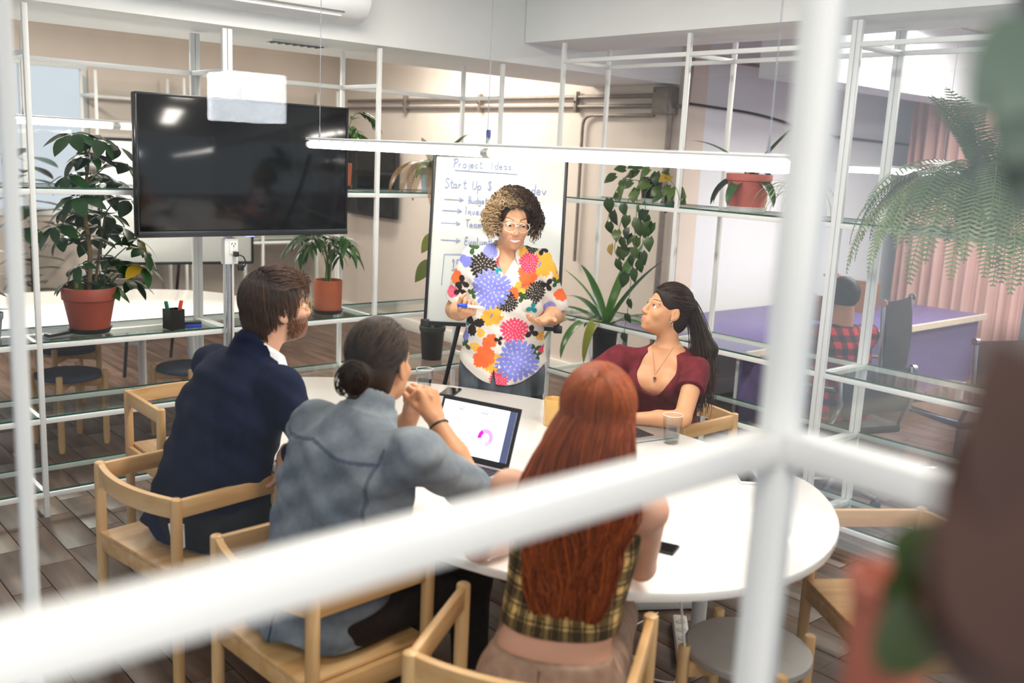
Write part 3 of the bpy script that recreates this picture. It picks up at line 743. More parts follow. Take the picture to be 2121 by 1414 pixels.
SKIN = vcol('skin', .48, .4, sss=.12, var=.04, scale=25, bump=.05, bscale=400)
HAIRM = vcol('hair_fibre', .55, .22, var=.12, scale=90)
EYEM = vcol('eye', .08, .6, var=.0)
CLOTH = vcol('printed_cotton', .85, .25, var=.03, bump=.12, bscale=250)
def axes_from(fwd, up=(0, 0, 1), roll=0.):
    f = np.array(fwd, float); f /= np.linalg.norm(f); u = np.array(up, float); r = np.cross(f, u).astype(float); r /= np.linalg.norm(r); u = np.cross(r, f)
    if roll: r, u = r*math.cos(roll)+u*math.sin(roll), -r*math.sin(roll)+u*math.cos(roll)
    return np.stack([r, f, u], 1)           # columns: right, forward, up
class Head:
    def __init__(s, c, fwd, up=(0, 0, 1), sc=1., roll=0.): s.c = np.array(c, float); s.M = axes_from(fwd, up, roll); s.s = sc
    def w(s, x, y, z): return s.c+s.M@(np.array([x, y, z])*s.s)
    def l(s, V): return ((V-s.c)@s.M)/s.s
    def E(s, S, c, r, k=.012, op='u', R=None): S.ell(s.w(*c), [q*s.s for q in r], s.M if R is None else s.M@R, k*s.s, op)
    def C(s, S, a, b, ra, rb, k=.01, op='u'): S.cap(s.w(*a), s.w(*b), ra*s.s, rb*s.s, k*s.s, op)
    def build(s, S, smile=False, male=False):
        s.E(S, (0, -.014, .036), (.075, .094, .084)); s.E(S, (0, .024, -.035), (.062 if male else .060, .066, .076), .03)
        s.E(S, (0, .045, -.078), (.043 if male else .036, .042, .036), .03); s.E(S, (0, .076, -.098), (.022 if male else .017, .016, .014), .02)
        for q in (-1, 1):
            s.E(S, (q*.037, .064, -.030), (.022, .020, .020), .022); s.C(S, (q*.012, .086, .021), (q*.045, .072, .020), .008, .006, .014)
            s.E(S, (q*.031, .099, .002), (.016, .016, .011), .012, 'sub')
            s.C(S, (q*.019, .083, .0075), (q*.045, .074, .0045), .0052, .0045, .006)     # upper lid
            s.C(S, (q*.020, .080, -.007), (q*.043, .073, -.006), .004, .003, .006)    # lower lid
            a = q*.24; R = np.array([[math.cos(a), -math.sin(a), 0], [math.sin(a), math.cos(a), 0], [0, 0, 1]])
            s.E(S, (q*.076, -.010, -.006), (.007, .019, .030), .006, 'u', R); s.E(S, (q*.084, -.004, -.002), (.006, .009, .016), .005, 'sub', R)
            s.E(S, (q*.075, -.002, -.030), (.006, .010, .010), .006)
        s.C(S, (0, .088, .012), (0, .108, -.030), .0065, .0105, .012)
        for q in (-1, 1): s.E(S, (q*.012, .099, -.036), (.008, .010, .008), .008); s.E(S, (q*.0065, .106, -.0445), (.003, .004, .003), .003, 'sub')
        s.E(S, (0, .084, -.066), (.030, .016, .020), .016)
        w = .028 if smile else .021
        s.C(S, (-w, .084, -.058 if smile else -.063), (0, .0985, -.060), .0028, .0052, .005); s.C(S, (w, .084, -.058 if smile else -.063), (0, .0985, -.060), .0028, .0052, .005)
        s.C(S, (-w*.9, .084, -.066), (0, .0965, -.0755 if smile else -.0715), .0028, .0062, .005); s.C(S, (w*.9, .084, -.066), (0, .0965, -.0755 if smile else -.0715), .0028, .0062, .005)
        if smile: s.E(S, (0, .100, -.0665), (.022, .006, .0046), .003, 'sub')
    def colour(s, V, col, lip, brow, smile=False, beard=None):
        P = s.l(V); x, y, z = np.abs(P[:, 0]), P[:, 1], P[:, 2]; out = np.tile(np.array(col), (len(V), 1))
        front = y > .03
        def mixc(mask, c):
            mm = np.clip(mask, 0, 1)[:, None]; out[:] = out*(1-mm)+np.array(c)*mm
        ch = np.exp(-(((x-.038)/.02)**2+((z+.03)/.018)**2))*front*.35; mixc(ch, np.array(col)*np.array([1.05, .78, .74]))
        no = np.exp(-((x/.016)**2+((z+.034)/.014)**2))*(y > .095)*.3; mixc(no, np.array(col)*np.array([1.03, .8, .76]))
        if beard is not None:
            jz = np.clip((-.018-z)/.02, 0, 1)*np.clip((y+.005)/.02, 0, 1)*(z > -.125)*np.clip((x-.010+np.maximum(0, -.045-z)*3)/.02, 0, 1)
            mu = np.exp(-(((z+.052)/.006)**2))*(x < .03)*(y > .07); mixc(np.maximum(jz, mu)*.85, beard)
        w = .031 if smile else .023; curve = (x/w)**2*(.006 if smile else .001)
        up_ = -.0555-.0*x; lo_ = -.081 if smile else -.077
        lipm = (x < w) & (z < up_+.001+curve) & (z > lo_+curve*1.6+(x/w)**2*.006) & (y > .078); mixc(lipm*.85, lip)
        if smile: mixc(((x < .023) & (np.abs(z+.0662-curve*.8) < .0056*(1-(x/.027)**2)) & (y > .075))*1., (.80, .77, .72))
        bz = .0265+.006*np.sin(np.clip((x-.012)/.04, 0, 1)*PI*.75); bm = (x > .013) & (x < .052) & (np.abs(z-bz) < .0036*(1.15-(x-.013)/.06)) & (y > .055); mixc(bm*.8, brow)
        return out
    def eyes(s, parent, iris=(.06, .03, .015), look=(0, 0)):
        for q in (-1, 1):
            V, F_ = [], []
            mb = MB().ball((0, 0, 0), .0128*s.s, 20, 14); me_v = np.array(mb.v)
            c = s.w(q*.0315, .0735, .0015); d = np.array([look[0], 1, look[1]], float); d /= np.linalg.norm(d)
            n_ = me_v/np.linalg.norm(me_v, axis=1, keepdims=True); ca = n_@d
            colr = np.where((ca > .965)[:, None], np.array([.005, .004, .004]), np.where((ca > .85)[:, None], np.array(iris), np.array([.78, .76, .74])))
            me_v = me_v@s.M.T+c
            link('eye', np_mesh('eye', me_v, np.array([f for f in mb.f if len(f) == 4]), EYEM, colr), parent)
def hand(S, wr, d, n, t, sc=1., curl=((.2, .25, .15),)*4, spread=(.12, .03, -.06, -.15), thumb=((.5, .75, .3), (.15, .95, .1), (-.1, 1, .0)), wrist_r=.024):
    """wr wrist, d towards the knuckles, n out of the palm, t towards the thumb side"""
    wr = np.array(wr, float); d = np.array(d, float); d /= np.linalg.norm(d); n = np.array(n, float); n -= d*(n@d); n /= np.linalg.norm(n)
    t = np.array(t, float); t -= d*(t@d)+n*(t@n); t /= np.linalg.norm(t)
    S.cap(wr-d*.03*sc, wr+d*.012*sc, wrist_r*sc, wrist_r*.95*sc, .012)
    offs = (.031, .010, -.011, -.030); klen = (.088, .092, .087, .079); fl = ((.042, .026, .021), (.046, .030, .022), (.042, .028, .021), (.033, .021, .019))
    for i in range(4):
        K = wr+d*klen[i]*sc+t*offs[i]*sc
        S.cap(wr+d*.012*sc+t*offs[i]*.55*sc, K, .0155*sc, .0115*sc, .012)
        p = K; b = 0; di = d+t*spread[i]; di /= np.linalg.norm(di)
        for j in range(3):
            b += curl[i][j]; v = di*math.cos(b)+n*math.sin(b); q = p+v*fl[i][j]*sc
            S.cap(p, q, (.0098, .0086, .0078)[j]*sc*(.9 if i == 3 else 1), (.0088, .0078, .0066)[j]*sc*(.9 if i == 3 else 1), .003); p = q
    S.cap(wr+d*.02*sc+t*.018*sc+n*.006*sc, wr+d*.058*sc+t*.030*sc+n*.010*sc, .017*sc, .013*sc, .012)
    p = wr+d*.030*sc+t*.026*sc+n*.006*sc
    for j, (a, bb, cc) in enumerate(thumb):
        v = t*a+d*bb+n*cc; v /= np.linalg.norm(v); q = p+v*(.040, .034, .027)[j]*sc
        S.cap(p, q, (.0150, .0112, .0100)[j]*sc, (.0112, .0100, .0078)[j]*sc, .006); p = q
def cap_hair(S, H, r=(.084, .103, .094), c=(0, -.016, .040), face=((0, .125, -.035), (.070, .075, .105)), lower=None):
    H.E(S, c, r, .02)
    if lower: H.E(S, lower[0], lower[1], .03)
    H.E(S, face[0], face[1], .012, 'sub')
def hcol(n, k, base, tip, var=.35, rng=RNG):
    v = 1+var*(rng.random((n, 1, 1))-.5)*2; s = np.linspace(0, 1, k)[None, :, None]
    return (np.array(base)*(1-s)+np.array(tip)*s)*v
def rings(H, name, pts, r, mt, parent, closed=True):
    pts = [Vector(H.w(*p)) for p in pts]
    if closed: pts = pts+[pts[0], pts[1]]
    return obj(name, MB().path(pts, r, 6, caps=not closed), mt, parent)
def glasses(H, parent, mt, aviator=True, y=.108, wide=.031, rx=.027, rz=.022, r=.0016):
    g = obj('glasses', MB().path([Vector(H.w(-.010, y, .006)), Vector(H.w(0, y+.002, .009)), Vector(H.w(.010, y, .006))], r, 6), mt, parent)
    for q in (-1, 1):
        P = []
        for i in range(26):
            a = 2*PI*i/26; dx = rx*math.cos(a); dz = rz*math.sin(a)
            if aviator and dz < 0: dx += q*(-.18)*dz*-1*.6; dz *= 1.12
            P.append((q*wide+dx, y-.012*abs((q*wide+dx)/.06)**2, .0+dz))
        rings(H, 'lens_rim', P, r, mt, g)
        mbl = MB().add([Vector(H.w(*p)) for p in P], [tuple(range(26))]); obj('lens', mbl, PANE, g)
        obj('temple', MB().path([Vector(H.w(q*(wide+rx), y-.02, .008)), Vector(H.w(q*.074, .04, .008)), Vector(H.w(q*.079, -.012, .004))], r, 6), mt, g)
    if aviator: obj('brow_bar', MB().path([Vector(H.w(-.034, y-.003, .020)), Vector(H.w(0, y, .0195)), Vector(H.w(.034, y-.003, .020))], r, 6), mt, g)
    return g
def fabric(name, c1, c2, rough=.85, scale=40, stretch=(1, 1, 1), bump=.25, bscale=350, spec=.25, sheen=0.):
    c1, c2 = hexc(c1), hexc(c2); c = tuple((a+b)/2 for a, b in zip(c1, c2))
    mt = mat(name, c, rough, var=0, scale=scale, bump=bump, bscale=bscale, spec=spec, stretch=stretch, sheen=sheen)
    r = [n for n in mt.node_tree.nodes if n.type == 'VALTORGB'][0]; r.color_ramp.elements[0].color = c1+(1,); r.color_ramp.elements[1].color = c2+(1,)
    return mt
def seated_legs(parent, name, mt, hipL, hipR, kneeL, kneeR, footL, footR, r=(.10, .075, .055), h=.008, pelvis=None):
    P = np.array([hipL, hipR, kneeL, kneeR, footL, footR], float); S = SDF(P.min(0)-.16, P.max(0)+.16, h)
    hc = (P[0]+P[1])/2
    S.ell(hc+np.array([0, 0, .0]), pelvis or (.17, .17, .12), k=.04)
    for a, b, c in ((0, 2, 4), (1, 3, 5)):
        S.cap(P[a], P[b], r[0], r[1], .05); S.cap(P[b], P[c]+np.array([0, 0, .06]), r[1]*.95, r[2], .03)
    return sdf_obj(name, S, mt, parent, relax=2)
def shoes(parent, mt, feet, fwd):
    f = Vector(fwd).normalized()
    for p in feet:
        p = Vector(p); mb = MB()
        M = Matrix((f.cross(Vector((0,0,1))), f, Vector((0,0,1)))).transposed()
        P = []
        for y, w, h_ in ((-.075, .028, .07), (-.05, .038, .085), (.02, .040, .085), (.09, .045, .055), (.15, .042, .042), (.185, .022, .03)):
            P.append([p+M@Vector((w*math.cos(a), y, max(0, .5+.5*math.sin(a))*h_)) for a in [2*PI*i/14 for i in range(15)]])
        mb.surf(P); mb.f.append(tuple(range(13, -1, -1))); o_ = 5*15; mb.f.append(tuple(o_+i for i in range(14)))
        obj('shoe', mb, mt, parent)
# ---------------------------------------------------------------- standing woman in the floral shirt
def standing_woman():
    A3 = lambda *p: np.array(p, float)
    W0 = Vector((3.045, 3.53, 0)); rz = math.radians(139.2)
    t = thing('person', 'standing woman with curly hair, aviator glasses and a colourful floral shirt', 'person', W0, rz)
    skin = np.array(hexc('#d6a27c'))
    H = Head((-.022, .035, 1.538), (-.16, 1, -.17), sc=1.02, roll=.03)
    shR, shL = np.array((.163, -.012, 1.352)), np.array((-.163, -.012, 1.352))
    elR, wrR = np.array((.245, -.075, 1.085)), np.array((.195, .135, 1.105))
    elL, wrL = np.array((-.252, -.075, 1.085)), np.array((-.205, .125, 1.095))
    S = SDF((-.36, -.17, 1.0), (.36, .36, 1.70), .003)
    S.loft((0, -.005, 1.12), (0, -.01, 1.405), (1, 0, 0), ((0, .15, .10, .015), (.5, .165, .112, .015), (.75, .16, .095, .006), (.9, .12, .07, -.004), (1, .07, .055, -.01)), .02)
    S.cap((0, -.012, 1.37), H.w(0, -.018, -.05), .060, .056, .03)
    for sg, sh, el, wr in ((1, shR, elR, wrR), (-1, shL, elL, wrL)):
        S.cap((sg*.07, -.01, 1.368), sh+A3(0, 0, -.012), .034, .042, .03); S.cap(sh+A3(0, 0, -.012), el, .046, .047, .02)
        S.cap(el, el*.55+wr*.45, .047, .045, .02); S.cap(el*.55+wr*.45, wr, .044, .027, .02)
    H.build(S, smile=True)
    fist = ((1.45, 1.55, 1.0), (1.5, 1.6, 1.0), (1.55, 1.6, 1.0), (1.55, 1.5, .9))
    hand(S, wrR, (-.32, .95, .25), (-.25, -.3, 1), (.9, .35, .2), .98, fist, (.04, 0, -.03, -.06), thumb=((.55, .7, .5), (.1, .6, .8), (-.5, .3, .8)), wrist_r=.026)
    hand(S, wrL, (.50, .82, -.10), (.12, .10, 1), (-.85, .5, .1), .98, ((.25, .3, .2), (.30, .35, .25), (.38, .4, .3), (.45, .45, .3)), (.14, .02, -.08, -.2), thumb=((.8, .5, .15), (.7, .7, .1), (.55, .8, .05)), wrist_r=.026)
    S.plane((0, 0, 1.02), (0, 0, -1))
    body = sdf_obj('body', S, SKIN, t, lambda V: H.colour(V, skin, (.53, .22, .18), (.12, .06, .03), smile=True))
    H.eyes(t, (.05, .028, .014), (-.18, -.10))
    obj('nose_ring', MB().path([Vector(H.w(.004*math.cos(a), .108+.002*math.sin(a), -.0455-.003*math.sin(a))) for a in [PI*i/6 for i in range(7)]], .0010, 6), CHROME, t)
    FR = mat('clear_silver_frame', '#e3ded6', .2, .5)
    glasses(H, t, FR, True, y=.110, wide=.032, rx=.0285, rz=.0215, r=.0019)
    # shirt
    S = SDF((-.37, -.22, .68), (.37, .24, 1.48), .0027)
    S.loft((0, 0, .74), (0, -.01, 1.415), (1, 0, 0), ((0, .215, .152, .012), (.2, .210, .150, .016), (.45, .192, .146, .022), (.62, .180, .148, .028), (.78, .172, .132, .018), (.88, .168, .105, .004), (.95, .115, .078, -.006), (1, .080, .064, -.012)), .02)
    for sg, sh, el in ((1, shR, elR), (-1, shL, elL)):
        S.cap((sg*.075, -.012, 1.378), sh, .042, .056, .03)
        en = sh+(el-sh)*.86
        S.loft(sh+(el-sh)*-.15, en, (0, 1, 0), ((0, .050, .046, 0), (.25, .070, .062, 0), (.6, .076, .068, 0), (1, .082, .074, 0)), .022)
        S.loft(en-(el-sh)*.04, en+(el-sh)*.12, (0, 1, 0), ((0, .074, .066, 0), (1, .074, .066, 0)), .004, 'sub')
    # folds of the cloth
    X, Y, Z = S.ax[0][:, None, None], S.ax[1][None, :, None], S.ax[2][None, None, :]
    S.F += (.0045*np.sin(Z*34+X*22)*np.cos(X*19-Z*9)+.003*np.sin(X*48+Z*17)+.0018*np.sin(Z*80-X*50)).astype(np.float32)*np.clip((1.34-Z)/.1, .25, 1)
    vx = .012
    S.func(lambda X, Y, Z: np.maximum(np.maximum(np.abs(X-vx+(Z-1.29)*.05)-(Z-1.285)*.52, -(Y-.012)), 1.285-Z-.01+0*X)+0*Y, .003)
    S.cap((0, -.012, 1.33), (-.012, .03, 1.50), .066, .070, .004, 'sub')
    S.func(lambda X, Y, Z: Z-(.765+.10*np.clip(np.abs(X)/.205, 0, 1)**2.2)+0*Y, .003)
    S.func(lambda X, Y, Z: np.maximum(np.maximum(np.abs(X-.040)-(.845-Z)*.16, Z-.845), -Y), .003)
    for sg in (-1, 1):       # collar leaves
        R = axes_from((sg*.15, .55, -.75), (sg*.75, .5, .4))
        S.ell((sg*.071, .052, 1.362), (.050, .060, .0065), R, .003)
        S.cap((sg*.058, -.045, 1.428), (sg*.072, .03, 1.398), .010, .010, .012)
    S.cap((-.058, -.045, 1.428), (.058, -.045, 1.428), .009, .009, .012)
    S.ell((-.105, .158, 1.19), (.050, .010, .062), None, .003)   # breast pocket
    cl = {'k': '#2b211d', 'l': '#7f85d8', 'y': '#efb23f', 'o': '#f06a35', 'p': '#e2446a', 't': '#138a94', 'g': '#2f4d1d'}
    cl = {k: np.array(hexc(v)) for k, v in cl.items()}
    FL = [(998,557,24,'k',1),(1018,600,33,'l',1),(1115,549,24,'y',0),(1092,545,17,'p',1),(1090,572,18,'o',0),(1061,608,13,'o',0),(1081,591,13,'y',0),(1109,602,18,'k',1),(1051,623,18,'k',1),(1022,653,19,'y',0),(1102,634,9,'t',0),
          (1164,612,13,'o',0),(1153,564,13,'y',0),(1132,591,10,'k',0),(956,595,11,'k',0),(952,612,10,'k',0),(943,583,12,'o',0),(937,617,10,'p',1),(962,549,10,'l',0),(1068,683,24,'p',1),(1077,745,37,'l',1),(1009,740,20,'o',0),(1020,706,13,'o',0),
          (1034,755,22,'y',0),(1041,787,17,'p',1),(984,675,18,'k',0),(1038,703,7,'k',0),(1104,685,10,'k',0),(986,602,9,'g',0),(980,612,8,'g',0),(969,719,9,'g',0),(1112,722,10,'g',0),(1118,735,9,'g',0),(1081,612,8,'g',0),(1090,605,7,'g',0),(990,721,8,'y',0),(969,672,7,'t',0),
          (1132,725,8,'p',0),(1124,696,8,'y',0),(1012,526,13,'l',1),(1000,540,9,'g',0),(1098,512,13,'k',1),(1085,528,12,'y',0),(976,522,9,'g',0),(1120,520,8,'k',0),(968,640,10,'y',0),(1140,640,12,'l',1),(1150,585,8,'g',0),(1035,545,9,'p',1),(1030,560,8,'t',0),(965,700,9,'l',1),(1000,690,7,'y',0),(1128,660,9,'p',1)]
    order = {'y': 0, 'o': 1, 'g': 2, 't': 2, 'p': 3, 'k': 4, 'l': 5}
    FL.sort(key=lambda q: order[q[3]])
    rg = np.random.default_rng(5)
    def paint(V):
        out = np.tile(np.array(hexc('#dbd6d0')), (len(V), 1)); x, y, z = V[:, 0], V[:, 1], V[:, 2]
        def stamp(px, pz, r, c, kind, front, ph):
            u = x-px; w = z-pz; m_ = (y > -.045) if front else (y <= -.045)
            rr = np.hypot(u, w); th = np.arctan2(w, u)+ph; n = 20 if kind else (7 if c in 'oy' else 5)
            if c in 'gt' or (c == 'k' and not kind): edge = r*(.25+.85*np.abs(np.cos(1.5*th))**1.3+.05*np.cos(21*th))
            elif kind: edge = r*(.74+.26*np.abs(np.cos(n*th/2))**.7+.07*np.sin(3*th+ph)+.05*np.sin(5*th))
            else: edge = r*(.78+.20*np.abs(np.cos(n*th/2))**.6+.05*np.cos(23*th)+.10*np.sin(2*th+ph)+.06*np.sin(3*th))
            ins = m_ & (rr < edge); colr = np.tile(cl[c], (len(V), 1))
            if kind:
                q = rr/r*4.6; ring = np.floor(q); fr = q-ring; a = (th/(2*PI)*np.round(n*np.clip(ring/4+.3, .3, 1.))+ring*.5) % 1.0
                half = .485*np.sqrt(np.clip(1.03-fr**3*.8, .05, 1)); gap = (np.abs(a-.5) > half) & (rr > .12*r)
                colr[gap] = cl[c]*.3+np.array(hexc('#dbd6d0'))*.7
            elif c in 'oy':
                vein = (np.abs(np.sin(n*th/2)) < .08) & (rr > .3*r) & (rr < .8*r); colr[vein] *= .86
                if c == 'y': colr[(np.abs(u-.003+w*.4) < r*.07) & (np.abs(w) < r*.2)] = cl['l']
            elif c == 'g': colr[np.abs(np.sin(1.5*th)) < .10] *= 2.2
            out[ins] = colr[ins]
        for (fx, fy, r, c, kind) in FL:
            stamp(-(fx-1047)/428, 1.36-(fy-541)/432, r/428*(1.22 if r > 11 else 1.35), c, kind, True, rg.random()*6)
        for q in range(46):
            c = 'klyopgt'[rg.integers(7)]; stamp(rg.uniform(-.3, .3), rg.uniform(.78, 1.4), rg.uniform(.02, .07), c, int(c in 'klp'), False, rg.random()*6)
        return out
    sh = sdf_obj('shirt', S, CLOTH, t, paint, relax=1)
    for z in (1.20, 1.11, 1.02, .93, .86): obj('button', MB().tube((.014, .19, z), (.014, .168, z), .0055, n=12), mat('pearl_button', '#f3efe9', .25), sh)
    # jeans
    S = SDF((-.26, -.22, .03), (.26, .22, .98), .006)
    S.loft((0, 0, .70), (0, 0, .95), (1, 0, 0), ((0, .208, .150, .0), (.5, .205, .145, .0), (1, .185, .13, .0)), .03)
    for q in (-1, 1): S.cap((q*.105, 0, .80), (q*.11, .01, .48), .100, .075, .03); S.cap((q*.11, .01, .48), (q*.115, -.01, .08), .075, .062, .03)
    S.cap((0, .16, .70), (0, .14, .40), .012, .02, .02, 'sub')
    sdf_obj('jeans', S, fabric('grey_blue_denim', '#2c333b', '#6d757d', scale=7, stretch=(2.2, 1, .6)), t, relax=2)
    shoes(t, mat('dark_shoe', '#222222', .5), [(-.115, 0, 0), (.115, 0, 0)], (0, 1, 0))
    # curly hair
    S = SDF((-.22, -.16, 1.40), (.18, .20, 1.74), .005)
    cap_hair(S, H, (.090, .104, .099), (0, -.024, .042), ((0, .134, -.006), (.080, .098, .120)), ((0, -.060, -.03), (.086, .070, .080)))
    sdf_obj('hair_base', S, HAIRM, t, lambda V: np.tile(np.array(hexc('#35241a')), (len(V), 1)), relax=1)
    n, k = 1700, 36; rg = np.random.default_rng(3); L = np.zeros((n, k, 3)); C = np.zeros((n, k, 3)); i = 0
    dark, gold, pale = np.array(hexc('#2f1d13')), np.array(hexc('#93683a')), np.array(hexc('#d9c096'))
    while i < n:
        v = rg.normal(size=3); v /= np.linalg.norm(v)
        if v[2] < -.62: continue
        p0 = np.array((0, -.026, .046))+v*np.array((.088, .100, .094))
        if p0[1] > (.044 if abs(p0[0]) > .055 else .030) and p0[2] < .082: continue                    # keep the face free
        front = v[1] > .2 and v[2] > .25; ln = rg.uniform(.05, .085)*(.62 if front else 1.0)*(1.15 if v[2] < .2 else .9)
        out_ = v*np.array((1.15, 1, .9))+rg.normal(size=3)*.22+(np.array((0, 0, .35)) if front else 0); out_ /= np.linalg.norm(out_)
        s = np.linspace(0, 1, k)[:, None]; g = p0+out_*ln*(s-.35*s*s)+np.array((0, 0, -1))*ln*((.15 if front else .55)*s*s)
        a0 = rg.random()*6.28; turns = rg.uniform(1.8, 3.4); rc = rg.uniform(.0065, .0125); ax = g[-1]-g[0]; ax /= np.linalg.norm(ax); e1 = np.cross(ax, [.3, .2, .9]); e1 /= np.linalg.norm(e1); e2 = np.cross(ax, e1)
        an = a0+turns*2*PI*s; g = g+(e1*np.cos(an)+e2*np.sin(an))*rc*np.clip(s*3, 0, 1)
        L[i] = np.array([H.w(*q) for q in g])
        blond = np.clip(.36+.75*v[0]-.45*v[2]+rg.normal()*.26, 0, 1)          # paler on her right side and towards the tips
        tipc = dark*(1-blond)+(gold*.35+pale*.65)*blond; rt = dark*(1-blond*.4)+gold*blond*.4
        C[i] = (rt*(1-s)**1.6+tipc*(1-(1-s)**1.6))*(1+rg.normal()*.12); i += 1
    strands('curls', L, .0024, .0015, np.clip(C, 0, 1), HAIRM, t, 4)
    # blue marker held in her right hand
    c = np.array((.150, .225, 1.150)); d = np.array((.93, .20, .10)); d /= np.linalg.norm(d)
    M_ = Matrix.Rotation(rz, 4, 'Z'); M_.translation = W0
    mk = thing('marker_pen', 'blue whiteboard marker held in the standing woman\'s hand', 'marker', M_ @ Vector(c), rz)
    D = Vector(d)
    obj('barrel', MB().path([D*-.05, D*.028], .0075, 12), mat('marker_white', '#e9e9ee', .35), mk)
    obj('cap', MB().path([D*.026, D*.031, D*.068, D*.072], [.0078, .0092, .0092, .007], 14), mat('marker_blue', '#1d46c8', .3), mk)
standing_woman()
# ---------------------------------------------------------------- seated people (joints given in room coordinates)
def ground(t):
    """children were modelled in room coordinates; keep them there under a root that stands on the floor"""
    for c in t.children: c.matrix_parent_inverse = Matrix.Translation(-Vector(t.location))
A_ = lambda *p: np.array(p, float)
def head_strands(H, n, k, start, flow, step, rad, off=(.0, .010), rng=RNG, c=(0, -.016, .040)):
    """strands combed over the skull: start(rng)->unit vector, flow(p,v)->direction in head space"""
    L = np.zeros((n, k, 3)); c = np.array(c); rad = np.array(rad, float)
    for i in range(n):
        v = np.array(start(rng), float); v /= np.linalg.norm(v); o_ = rng.uniform(*off); p = c+v*(rad+o_)
        for j in range(k):
            L[i, j] = H.w(*p)
            q = p-c; nrm = q/rad**2; nrm /= np.linalg.norm(nrm); d = np.array(flow(p, nrm, rng), float); d -= nrm*(d@nrm)*.92; d /= np.linalg.norm(d)+1e-9
            p = p+d*step; q = p-c; e = np.linalg.norm(q/(rad+o_))
            if e < 1.0: p = c+q/e
    return L
def suit_man():
    R0 = Vector((1.36, 3.17, 0))
    t = thing('person', 'bearded man in a navy suit jacket and gold glasses, seated with his back turned', 'person', R0)
    H = Head((1.618, 3.125, 1.272), (1, -.12, .10), sc=1.06, roll=-.03)
    neck = A_(1.53, 3.13, 1.10); shL, shR = A_(1.475, 3.335, 1.045), A_(1.535, 2.945, 1.035)
    elR, wrR = A_(1.59, 2.815, .835), A_(1.555, 2.945, .775); elL, wrL = A_(1.68, 3.47, .83), A_(1.87, 3.36, .785)
    right = shR-shL
    skin = np.array(hexc('#d3a083'))
    S = SDF((1.38, 2.72, .58), (1.98, 3.62, 1.45), .0037)
    S.cap(neck+A_(-.02, 0, -.06), H.w(0, -.02, -.05), .064, .060, .03); H.build(S, male=True)
    S.cap(neck+A_(-.02, 0, -.12), neck, .09, .07, .03)
    S.cap(elR*.4+wrR*.6, wrR, .034, .028); S.cap(elL*.4+wrL*.6, wrL, .034, .028)
    hand(S, wrR, (-.10, .30, -.80), (-.55, .45, .25), (.6, .6, .1), 1.02, ((.35, .5, .3), (.4, .55, .35), (.45, .6, .4), (.5, .6, .4)), thumb=((.5, .75, .4), (.3, .9, .3), (.1, 1, .2)))
    hand(S, wrL, (.9, -.4, -.02), (0, 0, -1), (-.3, -.9, 0), 1.02)
    sdf_obj('body', S, SKIN, t, lambda V: H.colour(V, skin, (.45, .2, .16), (.08, .045, .025), beard=np.array(hexc('#4f2d19'))))
    H.eyes(t, (.05, .05, .04))
    glasses(H, t, mat('gold_wire', '#c9a24e', .25, .9), False, y=.110, wide=.032, rx=.024, rz=.023, r=.0012)
    # jacket
    S = SDF((1.0, 2.70, .40), (1.95, 3.66, 1.22), .005)
    S.loft((1.335, 3.195, .455), neck+A_(.01, 0, .01), right, ((0, .198, .170, -.01), (.22, .198, .168, -.01), (.42, .203, .158, -.012), (.66, .222, .150, -.022), (.84, .200, .122, -.03), (.94, .125, .09, -.018), (1, .085, .07, -.008)), .03)
    for sh, el, wr in ((shR, elR, wrR), (shL, elL, wrL)):
        S.cap(neck+A_(-.015, 0, -.045)+(sh-neck)*.25, sh, .058, .068, .04); S.cap(sh, el, .068, .058, .03); S.cap(el, el*.25+wr*.75, .057, .043, .02)
    X, Y, Z = S.ax[0][:, None, None], S.ax[1][None, :, None], S.ax[2][None, None, :]
    S.F += (.0045*np.sin(Z*38+Y*16+X*8)*np.cos(Y*17)+.003*np.sin(Y*40-Z*28)+.002*np.sin(Z*70+X*60)).astype(np.float32)
    S.cap(neck+A_(-.025, 0, -.03), neck+A_(.0, 0, .032), .090, .080, .02)
    S.cap(neck+A_(-.02, 0, -.02), neck+A_(.10, 0, .14), .066, .090, .004, 'sub')
    sdf_obj('jacket', S, fabric('navy_wool', '#070e26', '#0d1838', .85, 60, bump=.15, bscale=500, spec=.15), t, relax=2)
    # white shirt collar
    S = SDF((1.36, 2.96, .99), (1.74, 3.30, 1.24), .004)
    S.cap(neck+A_(-.02, 0, -.03), neck+A_(.028, 0, .048), .071, .067, .01); S.loft(neck+A_(.02, -.0, -.10), neck+A_(.03, 0, .03), right, ((0, .075, .075, .05), (1, .070, .070, .0)), .02)
    S.cap(neck+A_(-.03, 0, -.05), neck+A_(.07, 0, .13), .058, .060, .003, 'sub')
    S.plane(neck+A_(.035, 0, .045), (.55, 0, .83))
    sdf_obj('shirt_collar', S, mat('white_cotton', '#eef0f4', .8, var=.02), t)
    obj('shirt_tail', MB().add([(1.155, 2.99, .60), (1.19, 2.955, .60), (1.19, 2.95, .52), (1.165, 2.975, .505), (1.163, 2.995, .60), (1.198, 2.962, .60), (1.198, 2.957, .52), (1.173, 2.982, .505)], [(0,1,2,3),(7,6,5,4),(0,4,5,1),(1,5,6,2),(2,6,7,3),(3,7,4,0)]), mat('white_cotton', '#eef0f4', .8), t)
    seated_legs(t, 'trousers', fabric('dark_trousers', '#0c0e14', '#1b1e26', .85), (1.34, 3.29, .535), (1.34, 3.06, .535), (1.80, 3.31, .53), (1.80, 3.02, .53), (1.80, 3.31, .02), (1.84, 3.02, .02), (.09, .07, .055), pelvis=(.19, .205, .10))
    shoes(t, mat('black_leather', '#101010', .3), [(1.82, 3.31, 0), (1.86, 3.02, 0)], (1, 0, 0))
    # hair
    S = SDF((1.40, 2.98, 1.12), (1.80, 3.28, 1.44), .004)
